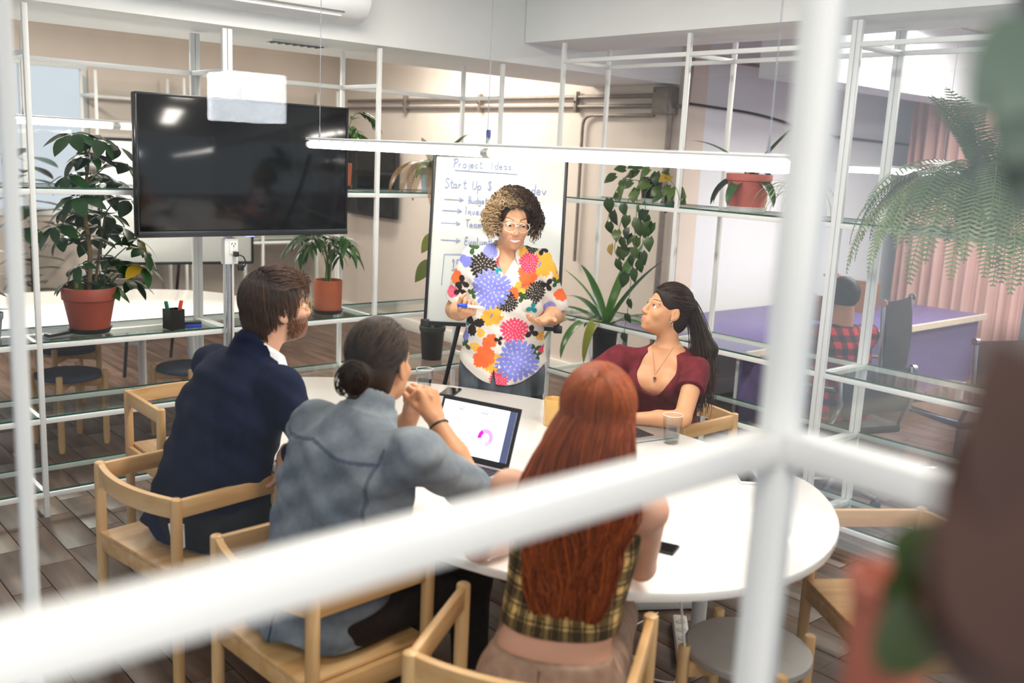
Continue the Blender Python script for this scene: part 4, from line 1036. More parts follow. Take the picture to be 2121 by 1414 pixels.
    cap_hair(S, H, (.084, .103, .094), (0, -.016, .042), ((0, .118, -.045), (.085, .072, .108)), ((0, -.068, -.028), (.074, .058, .075)))
    for q in (-1, 1): H.E(S, (q*.085, .004, -.030), (.026, .030, .040), .01, 'sub')
    H.E(S, (0, -.07, -.150), (.10, .09, .055), .01, 'sub')
    dk = np.array(hexc('#2e1d13')); md = np.array(hexc('#6b452b'))
    sdf_obj('hair_base', S, HAIRM, t, lambda V: np.tile(dk*1.25, (len(V), 1)))
    rg = np.random.default_rng(6); n = 700; L = np.zeros((n, 9, 3))
    for i in range(n):      # hair falling to the nape
        a = rg.uniform(-1.5, 1.5); z0 = rg.uniform(-.04, .05); ln = rg.uniform(.5, 1.0)*(z0+.100)*(1.0 if abs(a) < 1.1 else .6); b = rg.uniform(.0, .006)
        for j in range(9):
            s = j/8; z = z0-ln*s; w = 1-max(0, -z-.02)*2.6; L[i, j] = H.w((.083+b)*math.sin(a+.1*s)*w, -.028-(.094+b)*math.cos(a)*w, z)
    strands('nape_strands', L, .0024, .0010, hcol(n, 9, dk*1.2, md*.55, .4), HAIRM, t, 3)
    def st(r):
        while 1:
            v = r.normal(size=3); v /= np.linalg.norm(v)
            if v[2] > -.55 and not (v[1] > .5 and v[2] < .5) and not (abs(v[0]) > .6 and v[1] > .0 and v[2] < .1): return v
    def fl(p, n_, r):
        if p[2] > .075 and p[1] > -.05: return np.array([p[0]*6, .9, .25])+r.normal(size=3)*.25
        return np.array([p[0]*1.5, .15 if p[1] > -.04 else -.05, -1])+r.normal(size=3)*.16
    L = head_strands(H, 1900, 13, st, fl, .0085, (.085, .105, .095), (-.001, .009), c=(0, -.016, .042))
    strands('hair_strands', L, .0026, .0012, hcol(1900, 13, dk*1.1, md*.75, .5), HAIRM, t, 3)
    n = 1100; L = np.zeros((n, 6, 3)); rg = np.random.default_rng(8)
    for i in range(n):      # beard
        a = rg.uniform(-1.85, 1.85); z = rg.uniform(-.100, -.030 if abs(a) > 1.2 else -.050); sp = (z+.035)/.082; cp_ = math.sqrt(max(.05, 1-sp*sp)); x = .065*math.sin(a)*cp_; y = .024+.071*math.cos(a)*cp_
        p = np.array([x, y, z]); d = np.array([x*5, .25, -.9]); d /= np.linalg.norm(d)
        if abs(a) < .42 and z > -.084: p = np.array([rg.uniform(-.026, .026), .088, rg.uniform(-.055, -.049)]); d = np.array([np.sign(p[0])*.8, .25, -.5]); d /= np.linalg.norm(d)
        for j in range(6): L[i, j] = H.w(*(p+d*j*.0019))
    strands('beard', L, .0016, .0008, hcol(n, 6, hexc('#4d2814'), hexc('#8a5530'), .4), HAIRM, t, 3)
    ground(t)
suit_man()
def denim_person():
    R0 = Vector((1.37, 2.33, 0))
    t = thing('person', 'person with a dark hair bun and a washed denim shirt, hands clasped', 'person', R0)
    H = Head((1.548, 2.345, 1.228), (.90, .43, .02), sc=1.05)
    neck = A_(1.462, 2.283, 1.085); shL, shR = A_(1.39, 2.455, 1.035), A_(1.495, 2.075, 1.03); right = shR-shL
    elR, wrR = A_(1.765, 2.15, .852), A_(1.745, 2.325, 1.03); elL, wrL = A_(1.66, 2.60, .83), A_(1.73, 2.44, 1.02)
    skin = np.array(hexc('#c78f66'))
    S = SDF((1.36, 1.95, .74), (1.92, 2.74, 1.40), .0037)
    S.cap(neck+A_(-.02, 0, -.06), H.w(0, -.02, -.05), .060, .056, .03); H.build(S, male=True)
    S.cap(neck+A_(-.02, 0, -.12), neck, .09, .07, .03)
    for el, wr in ((elR, wrR), (elL, wrL)): S.cap(el, el*.5+wr*.5, .042, .040, .02); S.cap(el*.5+wr*.5, wr, .040, .026, .02)
    ck = ((.9, 1.1, .6), (.95, 1.15, .6), (1.0, 1.15, .6), (1.05, 1.1, .5))
    hand(S, wrR, (-.12, .38, .9), (-.15, .85, -.4), (-.95, -.1, .1), 1.05, ck, (.05, 0, -.04, -.08), thumb=((.4, .8, .4), (.1, .9, .5), (-.1, .8, .7)))
    hand(S, wrL, (.02, -.30, .95), (.15, -.85, -.3), (-.95, .1, .1), 1.05, ck, (.05, 0, -.04, -.08), thumb=((.4, .8, .3), (.1, .9, .4), (-.1, .9, .5)))
    sdf_obj('body', S, SKIN, t, lambda V: H.colour(V, skin, (.45, .2, .16), (.05, .03, .02)))
    H.eyes(t)
    obj('wrist_band', MB().path([Vector(elR*.08+wrR*.92)+Vector((.030*math.cos(a), .020*math.sin(a), .022*math.sin(a)*-1)) for a in [2*PI*i/14 for i in range(15)]], .004, 6), BLACK, t)
    S = SDF((.98, 1.86, .40), (1.92, 2.80, 1.20), .0045)
    p0, p1 = A_(1.335, 2.325, .455), neck+A_(.01, 0, .03)
    S.loft(p0, p1, right, ((0, .200, .175, -.015), (.2, .200, .170, -.012), (.45, .200, .155, -.012), (.66, .212, .148, -.020), (.82, .188, .122, -.03), (.93, .115, .085, -.018), (1, .076, .066, -.005)), .03)
    for sh, el in ((shR, elR), (shL, elL)):
        S.cap(neck+A_(-.015, 0, -.05)+(sh-neck)*.25, sh, .052, .066, .04); S.cap(sh, sh*.08+el*.92, .068, .062, .03)
    S.loft(A_(0, 0, 0)+elR*.96+shR*.04, elR*1.02-shR*.02+A_(0, .01, .03), right, ((0, .060, .058, 0), (1, .052, .050, 0)), .012)
    X, Y, Z = S.ax[0][:, None, None], S.ax[1][None, :, None], S.ax[2][None, None, :]
    S.F += (.0055*np.sin(Z*44+Y*18+X*9)*np.cos(Y*21-Z*6)+.0034*np.sin(Y*52-Z*33+X*20)+.0022*np.sin(Z*85-Y*60)).astype(np.float32)
    S.cap(neck+A_(-.012, 0, -.03), neck+A_(.022, .008, .048), .078, .069, .02)
    S.cap(neck+A_(-.005, 0, -.01), neck+A_(.075, .03, .16), .058, .066, .003, 'sub')
    S.func(lambda X, Y, Z: Z-(.462+.035*np.sin(Y*9+1.0)**2+.02*np.sin(Y*23)), .004)
    # stand-up collar
    f_ = np.cross((0, 0, 1), right/np.linalg.norm(right))
    S.cap(neck-f_*.055+right*.10+A_(0, 0, .01), neck-f_*.055-right*.10+A_(0, 0, .01), .022, .022, .02)
    base, lite, dark = np.array(hexc('#58626d')), np.array(hexc('#99a1a6')), np.array(hexc('#2f3a4c'))
    a = p1-p0; La = np.linalg.norm(a); a /= La; rr = right/np.linalg.norm(right)
    def paint(V):
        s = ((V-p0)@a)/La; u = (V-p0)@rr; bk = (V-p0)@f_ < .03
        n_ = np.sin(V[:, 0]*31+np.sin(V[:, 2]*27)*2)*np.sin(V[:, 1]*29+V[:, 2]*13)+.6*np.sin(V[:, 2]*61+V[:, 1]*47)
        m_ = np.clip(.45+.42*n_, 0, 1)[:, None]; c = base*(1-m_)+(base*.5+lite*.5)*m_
        hi = np.clip((s-.80)/.16, 0, 1)[:, None]; c = c*(1-.35*hi)+lite*.35*hi  # pale shoulder highlight mixed into the shirt colour
        yoke = .845-.03*np.abs(np.sin(u*13)); sm = (np.abs(s-yoke) < .0075) & bk & (np.abs(u) < .215); c[sm] = dark*.7+c[sm]*.3
        se = (np.abs(np.abs(u)-.208-.02*(s-.7)) < .0045) & bk & (s > .58) & (s < .90); c[se] = dark*.6+c[se]*.4
        cb = (np.abs(u) < .004) & bk & (s < .2); c[cb] = dark
        return c
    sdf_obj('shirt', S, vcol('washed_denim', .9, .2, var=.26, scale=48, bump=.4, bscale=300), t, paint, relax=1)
    seated_legs(t, 'trousers', fabric('black_trousers', '#141312', '#221f1d', .85), (1.37, 2.45, .535), (1.37, 2.20, .535), (1.82, 2.52, .53), (1.82, 2.22, .53), (1.80, 2.52, .02), (1.84, 2.22, .02), (.09, .07, .055), pelvis=(.18, .20, .10))
    shoes(t, mat('black_leather', '#101010', .3), [(1.82, 2.52, 0), (1.86, 2.22, 0)], (1, 0, 0))
    dk = np.array(hexc('#17110d')); md = np.array(hexc('#4a3626'))
    S = SDF((1.36, 2.16, 1.08), (1.76, 2.54, 1.40), .004)
    cap_hair(S, H, (.081, .100, .090), (0, -.016, .042), ((0, .112, -.045), (.085, .078, .112)), ((0, -.060, -.032), (.070, .058, .072)))
    for q in (-1, 1): H.E(S, (q*.085, .004, -.028), (.026, .030, .042), .01, 'sub')
    H.E(S, (0, -.128, -.012), (.043, .036, .046), .018); H.E(S, (0, -.06, -.148), (.10, .09, .05), .01, 'sub')
    sdf_obj('hair_base', S, HAIRM, t, lambda V: np.tile(dk*.8+md*.25, (len(V), 1)))
    def st(r):
        while 1:
            v = r.normal(size=3); v /= np.linalg.norm(v)
            if v[2] > -.6 and not (v[1] > .4 and v[2] < .45) and not (abs(v[0]) > .6 and v[1] > .05 and v[2] < .05): return v
    tgt = np.array((0, -.125, -.012))
    def fl(p, n_, r): d = tgt-p; return d/np.linalg.norm(d)+r.normal(size=3)*.10
    L = head_strands(H, 1300, 10, st, fl, .010, (.082, .101, .091), (-.001, .004), c=(0, -.016, .042))
    strands('hair_strands', L, .0024, .0012, hcol(1300, 10, md*.7, dk*1.3, .45), HAIRM, t, 3)
    n = 260; rg = np.random.default_rng(4); L = np.zeros((n, 14, 3))
    for i in range(n):      # wound bun and stray ends
        a0 = rg.random()*6.28; rr_ = rg.uniform(.02, .046); loose = rg.random() < .18
        for j in range(14):
            a = a0+j*.22; p = np.array((math.cos(a)*rr_, -.135-.030*math.cos(rr_/.046*1.5), math.sin(a)*rr_*1.05))+tgt*np.array((1, 0, 1))
            if loose: p = p+np.array((math.cos(a0)*.004*j, -.0015*j, math.sin(a0)*.002*j-.001*j))
            L[i, j] = H.w(*p)
    strands('bun_strands', L, .0022, .001, hcol(n, 14, md*.6, dk, .5), HAIRM, t, 3)
    ground(t)
denim_person()
def red_woman():
    R0 = Vector((1.56, 1.58, 0))
    t = thing('person', 'woman with long red hair, plaid crop top and beige trousers, seated nearest the viewer', 'person', R0)
    H = Head((1.672, 1.572, 1.228), (.76, .64, -.06), sc=1.0)
    neck = A_(1.632, 1.56, 1.085); shL, shR = A_(1.52, 1.712, 1.035), A_(1.712, 1.425, 1.03); right = shR-shL
    rr = right/np.linalg.norm(right); f_ = np.cross((0, 0, 1), rr)
    elL, wrL = A_(1.585, 1.905, .795), A_(1.80, 1.93, .785); elR, wrR = A_(1.835, 1.535, .815), A_(1.98, 1.72, .785)
    skin = np.array(hexc('#d9a58a'))
    S = SDF((1.36, 1.24, .56), (2.14, 2.06, 1.38), .0042)
    p0, p1 = A_(1.555, 1.565, .60), neck
    S.loft(p0, p1, right, ((0, .158, .108, .0), (.2, .132, .100, .006), (.42, .136, .102, .008), (.68, .150, .102, .004), (.86, .135, .085, -.006), (.95, .085, .06, -.008), (1, .055, .05, -.004)), .03)
    S.cap(neck+A_(0, 0, -.03), H.w(0, -.02, -.05), .052, .050, .03); H.build(S)
    for sh, el, wr in ((shL, elL, wrL), (shR, elR, wrR)):
        S.cap(neck+A_(0, 0, -.03)+(sh-neck)*.3, sh, .034, .047, .04); S.cap(sh, el, .046, .037, .02); S.cap(el, el*.6+wr*.4, .037, .035, .015); S.cap(el*.6+wr*.4, wr, .034, .023, .015)
    hand(S, wrL, (.95, -.1, -.05), (0, 0, -1), (.1, -.9, 0), .92); hand(S, wrR, (.75, .6, -.05), (0, 0, -1), (-.6, .75, 0), .92)
    S.cap(p0-f_*.135+A_(0, 0, -.02), p0-f_*.112+A_(0, 0, .25), .012, .010, .02, 'sub')
    sdf_obj('body', S, SKIN, t, lambda V: H.colour(V, skin, (.5, .2, .18), (.2, .09, .04)))
    H.eyes(t, (.08, .12, .1))
    S = SDF((1.36, 1.34, .66), (1.84, 1.80, 1.10), .0035)
    prof = ((.22, .146, .113, .006), (.42, .148, .113, .008), (.68, .160, .112, .006), (.80, .156, .100, .002))
    S.loft(p0, p1, right, prof, .01)
    S.func(lambda X, Y, Z: Z-(.716-.0*X)-.012*np.cos((X-1.56)*9)+0*Y, .003)
    la, lb = np.array(hexc('#c9a566')), np.array(hexc('#15120f'))
    def plaid(V):
        u = np.arctan2((V-p0)@rr, -((V-p0)@f_))*.15; z = V[:, 2]; out = np.tile(la, (len(V), 1)); n_ = len(V)
        def band(q, per, w, off, a):
            m_ = np.abs(((q+off) % per)-per/2) < w; out[m_] = out[m_]*(1-a)+lb*a
        band(u, .072, .0145, .0, .80); band(u, .072, .003, .022, .9); band(u, .072, .003, .050, .9)
        band(z, .072, .0145, .015, .72); band(z, .072, .003, .037, .9); band(z, .072, .003, .065, .9)
        band(u, .072, .0025, .036, -.35); band(z, .072, .0025, .051, -.35)
        return np.clip(out, 0, 1)
    sdf_obj('crop_top', S, CLOTH, t, plaid)
    S = SDF((1.24, 1.14, .38), (1.92, 2.02, .78), .005)
    S.loft((1.535, 1.555, .445), (1.553, 1.565, .665), right, ((0, .200, .170, .0), (.45, .195, .155, .0), (.8, .168, .126, .0), (1, .152, .114, .002)), .03)
    S.F += (.003*np.sin(S.ax[2][None, None, :]*40+S.ax[0][:, None, None]*30)).astype(np.float32)
    tr = fabric('beige_trousers', '#a58672', '#bda08b', .85, 30)
    sdf_obj('trousers', S, tr, t, relax=2)
    obj('centre_seam', MB().path([Vector((1.55, 1.565, 0))+Vector(-f_)*d_+Vector((0, 0, z_)) for d_, z_ in ((.117, .66), (.131, .62), (.152, .56), (.166, .50), (.176, .46))], .0022, 6), mat('seam_brown', '#7d6352', .9), t)
    seated_legs(t, 'trouser_legs', tr, tuple(A_(1.60, 1.60, .53)-rr*.10), tuple(A_(1.60, 1.60, .53)+rr*.10), tuple(A_(1.94, 1.88, .53)-rr*.13), tuple(A_(1.94, 1.88, .53)+rr*.13), tuple(A_(1.96, 1.89, .02)-rr*.13), tuple(A_(1.96, 1.89, .02)+rr*.13), (.085, .065, .06), pelvis=(.14, .14, .085))
    shoes(t, mat('white_trainer', '#d8d4cc', .6), [tuple(A_(1.97, 1.90, 0)-rr*.13), tuple(A_(1.97, 1.90, 0)+rr*.13)], tuple(f_))
    # long hair
    dk, md, lt = np.array(hexc('#33100a')), np.array(hexc('#6e2a0b')), np.array(hexc('#aa521b'))
    S = SDF((1.36, 1.30, .78), (1.86, 1.82, 1.40), .0045)
    cap_hair(S, H, (.088, .106, .097), (0, -.018, .040), ((0, .125, -.055), (.070, .075, .125)), ((0, -.050, -.06), (.092, .070, .10)))
    top = A_(1.632, 1.56, 1.15)-f_*.055; bot = A_(1.555, 1.565, .815)-f_*.128
    top = top+rr*.0; bot = bot+rr*.055
    S.loft(bot, top, right, ((0, .055, .014, 0), (.15, .088, .024, 0), (.5, .112, .034, 0), (.8, .118, .048, 0), (1, .100, .058, .01)), .03)
    sdf_obj('hair_base', S, HAIRM, t, lambda V: np.tile(dk*1.2, (len(V), 1)), relax=2)
    rg = np.random.default_rng(9); n, k = 1500, 30; L = np.zeros((n, k, 3)); C = np.zeros((n, k, 3))
    for i in range(n):
        a = rg.uniform(-PI*.62, PI*.62); x0 = math.sin(a); y0 = -math.cos(a)           # where it leaves the crown
        ctr = np.array((0, -.018, .040)); ra = np.array((.089, .107, .098))+rg.uniform(0, .004)
        # over the skull from the parting to the hair line, then straight down the back
        lam = x0*.118+rg.normal()*.010; dep = rg.uniform(-.004, .032); ys = rg.uniform(-.75, .65)
        end_t = rg.uniform(0, .5)**1.3
        pts = []
        for j in range(12):
            e = math.radians(88-j*9.0); v = np.array((math.cos(e)*x0, math.cos(e)*y0+ys*math.sin(e), math.sin(e))); v /= np.linalg.norm(v); pts.append(H.w(*(ctr+v*ra)))
        s0 = pts[-1]; side = (abs(a) > 1.35)
        for j in range(k-12):
            s = (j+1)/(k-12); tz = 1-s*(1-end_t*.6)
            q = bot+(top-bot)*tz+rr*lam*(.55+.45*min(1, tz*1.6))-f_*(.014+dep*min(1, tz+.3))
            q = q+rr*.009*math.sin(s*11+x0*5+rg.normal()*.3)+f_*.003*math.sin(s*7+i*1.7)
            b = min(1, (j+1)/5.); pts.append(s0*(1-b)+q*b+(0 if b == 1 else -f_*.012*math.sin(b*PI)))
        L[i] = np.array(pts); s = np.linspace(0, 1, k)[:, None]; v = 1+rg.normal()*.22; w = rg.random()
        C[i] = (md*(1-w)+lt*w)*(1-s)*v*.95+(md*.9*(1-w)+lt*.75*w)*s*v
    strands('hair_strands', L, .0032, .0016, np.clip(C, 0, 1), HAIRM, t, 3)
    ground(t)
red_woman()
def maroon_woman():
    R0 = Vector((3.45, 2.86, 0))
    t = thing('person', 'young woman in a maroon scoop-neck top with a dark ponytail, looking up at the speaker', 'person', R0)
    H = Head((3.362, 2.782, 1.197), (-.86, .36, .26), sc=1.0, roll=.02)
    neck = A_(3.37, 2.765, 1.03); shR, shL = A_(3.235, 2.925, .965), A_(3.345, 2.575, .962); right = shR-shL
    rr = right/np.linalg.norm(right); f_ = np.cross((0, 0, 1), rr)
    elL, wrL = A_(3.15, 2.475, .795), A_(2.98, 2.66, .775); elR, wrR = A_(3.05, 3.04, .795), A_(2.93, 2.88, .775)
    skin = np.array(hexc('#cf976f'))
    S = SDF((2.72, 2.36, .66), (3.62, 3.16, 1.36), .004)
    p0, p1 = A_(3.42, 2.80, .66), neck+A_(0, 0, .01)
    S.loft(p0, p1, right, ((0, .14, .10, .0), (.35, .145, .112, .02), (.58, .160, .125, .028), (.78, .155, .098, .010), (.90, .11, .07, 0), (1, .055, .05, 0)), .03)
    for q in (-1, 1): S.ell(A_(3.37, 2.775, .875)+rr*q*.068+f_*.085, (.062, .062, .060), None, .03)
    S.cap(neck+A_(.01, 0, -.05), H.w(0, -.022, -.05), .050, .048, .03); H.build(S)
    for sh, el, wr in ((shL, elL, wrL), (shR, elR, wrR)):
        S.cap(neck+A_(0, 0, -.045)+(sh-neck)*.3, sh, .034, .046, .04); S.cap(sh, el, .045, .037, .02); S.cap(el, el*.6+wr*.4, .037, .035, .015); S.cap(el*.6+wr*.4, wr, .034, .022, .015)
    hand(S, wrL, (-.85, .5, -.03), (0, 0, -1), (.4, .8, 0), .9, ((.3, .4, .2),)*4); hand(S, wrR, (-.8, -.45, -.03), (0, 0, -1), (.4, -.8, 0), .9, ((.3, .4, .2),)*4)
    sdf_obj('body', S, SKIN, t, lambda V: H.colour(V, skin, (.55, .22, .18), (.05, .028, .018)))
    H.eyes(t, (.04, .02, .012), (.0, .25))
    for q in (-1, 1):      # lashes
        obj('lashes', MB().path([Vector(H.w(q*x, y, z)) for x, y, z in ((.018, .086, .006), (.031, .0885, .0105), (.046, .078, .006))], .0012, 5), BLACK, t)
    S = SDF((3.02, 2.40, .60), (3.66, 3.10, 1.06), .004)
    S.loft(p0+A_(0, 0, -.04), p1, right, ((0, .158, .118, .0), (.38, .156, .124, .02), (.60, .170, .136, .028), (.79, .165, .106, .010), (.90, .125, .078, 0), (1, .07, .06, 0)), .03)
    for q in (-1, 1): S.ell(A_(3.37, 2.775, .873)+rr*q*.068+f_*.087, (.070, .070, .066), None, .03)
    for sh, el in ((shL, elL), (shR, elR)):
        S.cap(neck+A_(0, 0, -.045)+(sh-neck)*.35, sh, .044, .056, .04); S.loft(sh+(el-sh)*-.1, sh+(el-sh)*.42, right, ((0, .045, .045, 0), (.4, .060, .060, 0), (1, .060, .060, 0)), .03)
    # scoop neck
    S.ell(neck+f_*.115+A_(0, 0, -.075), tuple((.088, .125, .125)), np.stack([rr, f_, [0, 0, 1]], 1), .004, 'sub')
    S.cap(neck+f_*.01+A_(0, 0, -.01), neck+A_(0, 0, .10), .085, .085, .004, 'sub')
    X, Y, Z = S.ax[0][:, None, None], S.ax[1][None, :, None], S.ax[2][None, None, :]
    S.F += (.0018*np.sin(Z*50+Y*30)*np.cos(Y*24+X*11)).astype(np.float32)
    sdf_obj('top', S, fabric('maroon_jersey', '#571018', '#72202a', .8, 30, bump=.1), t, relax=2)
    seated_legs(t, 'trousers', fabric('black_trousers', '#141312', '#221f1d', .85), (3.46, 2.98, .535), (3.46, 2.76, .535), (3.02, 3.0, .53), (3.02, 2.74, .53), (3.02, 3.0, .02), (3.0, 2.74, .02), (.085, .065, .05), pelvis=(.15, .17, .11))
    shoes(t, mat('black_leather', '#101010', .3), [(3.0, 3.0, 0), (2.98, 2.74, 0)], (-1, 0, 0))
    GOLD = mat('gold', '#d9b36a', .25, 1.); PEARL = mat('pearl', '#f2ece6', .2)
    nk = [neck+rr*.052*s_+f_*(.012+.05*(1-abs(s_)))+A_(0, 0, .015-.125*(1-abs(s_))**1.0) for s_ in np.linspace(-1, 1, 15)]
    nk = [p+f_*(.048+.012*(1-abs(s_))) for p, s_ in zip(nk, np.linspace(-1, 1, 15))]
    nl = obj('necklace', MB().path([Vector(p) for p in nk], .0012, 5), GOLD, t)
    pc = Vector(nk[7])+Vector((0, 0, -.016)); mbp = MB().box((0,0,0), (.012, .004, .014), M=Matrix(((rr[0], f_[0], 0), (rr[1], f_[1], 0), (0, 0, 1)))); mbp.v = [tuple(Vector(v)+pc) for v in mbp.v]
    for q in range(4):
        c0 = pc+Vector(rr)*(-.0045+.003*q)+Vector((0,0,-.007)); mbp.path([c0, c0+Vector((0,0,-.008))], .0017, 6)
    obj('hand_pendant', mbp, CHROME, nl)
    for q in (-1, 1): obj('earring', MB().path([Vector(H.w(q*.078, -.002+.008*math.cos(a), -.046+.009*math.sin(a))) for a in [2*PI*i/12 for i in range(13)]], .0016, 6), CHROME, t)
    br = elL*.2+wrL*.8; obj('bracelet', MB().path([Vector(br)+Vector((.02*math.cos(a), .02*math.cos(a), .029*math.sin(a))) for a in [2*PI*i/16 for i in range(17)]], .0016, 6), GOLD, t)
    dk, md = np.array(hexc('#17100d')), np.array(hexc('#4d3526'))
    S = SDF((3.16, 2.54, .74), (3.66, 3.0, 1.36), .004)
    cap_hair(S, H, (.080, .099, .090), (0, -.016, .040), ((0, .116, -.046), (.092, .082, .118)), ((0, -.058, -.028), (.068, .056, .070)))
    for q in (-1, 1): H.E(S, (q*.085, .004, -.026), (.026, .030, .044), .01, 'sub')
    H.E(S, (0, -.07, -.145), (.10, .09, .05), .01, 'sub')
    pt = H.w(0, -.105, .055); pe = A_(3.455, 2.615, .80)
    mid = pt*.4+pe*.6+A_(.04, -.03, .06)
    for a, b, r1, r2 in ((pt, mid, .030, .036), (mid, pe, .036, .016)): S.cap(a, b, r1, r2, .03)
    sdf_obj('hair_base', S, HAIRM, t, lambda V: np.tile(dk*.8+md*.15, (len(V), 1)))
    def st(r):
        while 1:
            v = r.normal(size=3); v /= np.linalg.norm(v)
            if v[2] > -.6 and not (v[1] > .55 and v[2] < .42) and not (abs(v[0]) > .6 and v[1] > .05 and v[2] < .05): return v
    tg = np.array((0, -.115, .055))
    def fl(p, n_, r): d = tg-p; return d/np.linalg.norm(d)+r.normal(size=3)*.06
    L = head_strands(H, 1500, 10, st, fl, .010, (.081, .100, .091), (-.001, .003), c=(0, -.016, .040))
    strands('hair_strands', L, .0020, .0011, hcol(1500, 10, md*.55, dk*1.2, .4), HAIRM, t, 3)
    rg = np.random.default_rng(2); n, k = 520, 18; L = np.zeros((n, k, 3))
    for i in range(n):
        o1 = rg.normal(size=3)*.017; ln = rg.uniform(.75, 1.12); wv = rg.uniform(.004, .012); ph = rg.random()*6
        for j in range(k):
            s = j/(k-1)*ln; q = pt*(1-s)**2+mid*2*s*(1-s)+pe*s*s if s < 1 else pe+(pe-mid)*(s-1)*1.2
            L[i, j] = q+o1*(.6+1.3*min(s, .7))+rr*wv*math.sin(s*6+ph)*s
    strands('ponytail', L, .0022, .0010, hcol(n, k, dk*1.2, md, .5), HAIRM, t, 3)
    for (x, y, z) in ((.0, -.088, .118), (.010, -.085, .121), (-.010, -.092, .116), (.004, -.094, .124), (.052, -.085, .090), (.056, -.082, .080), (.050, -.090, .082), (.062, -.1, .072)):
        obj('hair_pearl', MB().ball(tuple(H.w(x, y-.006, z-.004)), .0042, 10, 8), PEARL, t)
    ground(t)
maroon_woman()
# ================================================================ plants
def leafmat(name, c1, c2, rough=.38):
    if name in MATS: return MATS[name]
    c1, c2 = hexc(c1), hexc(c2); mt, nt, b = _new(name)
    oi = nt.nodes.new('ShaderNodeObjectInfo'); tc = nt.nodes.new('ShaderNodeTexCoord')
    n = nt.nodes.new('ShaderNodeTexNoise'); n.inputs['Scale'].default_value = 18; nt.links.new(tc.outputs['Object'], n.inputs['Vector'])
    ad = nt.nodes.new('ShaderNodeMath'); ad.operation = 'MULTIPLY_ADD'; ad.inputs[1].default_value = .5; nt.links.new(n.outputs['Fac'], ad.inputs[0])
    m2 = nt.nodes.new('ShaderNodeMath'); m2.operation = 'MULTIPLY_ADD'; m2.inputs[1].default_value = .9; m2.inputs[2].default_value = -.2; nt.links.new(oi.outputs['Random'], m2.inputs[0]); nt.links.new(m2.outputs[0], ad.inputs[2])
    mx = nt.nodes.new('ShaderNodeMix'); mx.data_type = 'RGBA'; mx.inputs['A'].default_value = c1+(1,); mx.inputs['B'].default_value = c2+(1,)
    nt.links.new(ad.outputs[0], mx.inputs['Factor']); nt.links.new(mx.outputs['Result'], b.inputs['Base Color'])
    b.inputs['Roughness'].default_value = rough; b.inputs['Specular IOR Level'].default_value = .5
    return mt
TERRA = mat('terracotta_plastic', '#8d3a22', .5, var=.08, scale=8, bump=.05)
TERRA2 = mat('terracotta_clay', '#a4532f', .8, var=.08, scale=12, bump=.12)
SOIL = mat('potting_soil', '#2a1e16', .95, var=.3, scale=60, bump=.6, bscale=80)
STEM = mat('woody_stem', '#6d5638', .8, var=.15, scale=30); GSTEM = mat('green_stem', '#4e6b2c', .6, var=.12)
def leaf_mesh(name, w, mt, a=.8, droop=.15, fold=.12, nu=7, heart=0., tipdrop=0.):
    P = []
    for i in range(nu+1):
        u = i/nu; wu = w*max(0.0, math.sin(PI*u**a))**.85
        if heart and u < .25: wu = max(wu, w*.78*math.sin(PI*min(1, u/.25)*.5)**.5) if u > 0 else w*.45
        y = u - (heart*.14 if i == 0 else 0); z = -droop*u*u-tipdrop*u**4
        y0 = y if i else 0
        P.append([(-wu, y, z+fold*wu), (0, y0 if heart else y, z), (wu, y, z+fold*wu)])
    return mesh_of(name, MB().surf(P), mt, ang=180)
def leaf(me, parent, pos, d, nrm, s, name='leaf'):
    return frame_to(link(name, me, parent), pos, d, nrm, s)
def pot(parent, r1, r0, h, mt, saucer=None, rim=.025, straight=False):
    if straight: prof = [(r0*.96, 0), (r0, .006), (r1, h-.006), (r1-.003, h), (r1-.010, h), (r1-.012, h-.03), (0, h-.03)]
    else: prof = [(r0, 0), (r1*.93, h-rim*1.4), (r1*.94, h-rim*1.3), (r1, h-rim*1.2), (r1+.002, h-.003), (r1, h), (r1-.008, h), (r1-.012, h-.028), (0, h-.028)]
    z0 = .014 if saucer else 0
    obj('pot', MB().lathe(prof, 36, (0, 0, z0)), mt, parent, ang=50)
    obj('soil', MB().lathe([(0, h-.026), (r1-.013, h-.030)][::-1], 24, (0, 0, z0)), SOIL, parent)
    if saucer: obj('saucer', MB().lathe([(r0*1.0, 0), (r0*1.12, .022), (r0*1.15, .022), (r0*1.15, .024), (r0*1.05, .024), (r0*1.0, .013), (0, .013)], 32), saucer, parent, ang=50)
def rnd(a, b): return random.uniform(a, b)
def arc(p, d, L, drop, n=8):
    p = Vector(p); d = Vector(d).normalized(); return [p+d*L*(i/n)+Vector((0, 0, -drop*L*(i/n)**2)) for i in range(n+1)]

# umbrella tree on the left shelf
SZ = .853+.012+.009
random.seed(21)
t = thing('potted_umbrella_tree', 'tall umbrella tree in a brick-red plastic pot on the left glass shelf', 'plant', (1.555, 5.0, SZ))
pot(t, .128, .092, .215, TERRA, BLACK, .05)
UM = [leaf_mesh('leaflet', w, leafmat('schefflera_green', '#0e2a10', '#1f4a1c', .28), .95, .22, .18) for w in (.23, .27)]
UY = leaf_mesh('leaflet', .24, leafmat('schefflera_yellow', '#7a7a1c', '#b08a20'), .95, .3, .1)
obj('trunk', MB().path([(0, 0, .18), (.01, -.01, .4), (-.01, .0, .62), (.02, .0, .85), (.0, .01, .98)], [.013, .012, .010, .007, .004], 8), STEM, t)
obj('trunk', MB().path([(.03, .02, .18), (.06, .03, .35), (.10, .02, .6)], [.008, .007, .004], 8), STEM, t)
obj('trunk', MB().path([(-.06, -.02, .18), (-.07, -.03, .26)], [.011, .009], 8), STEM, t)
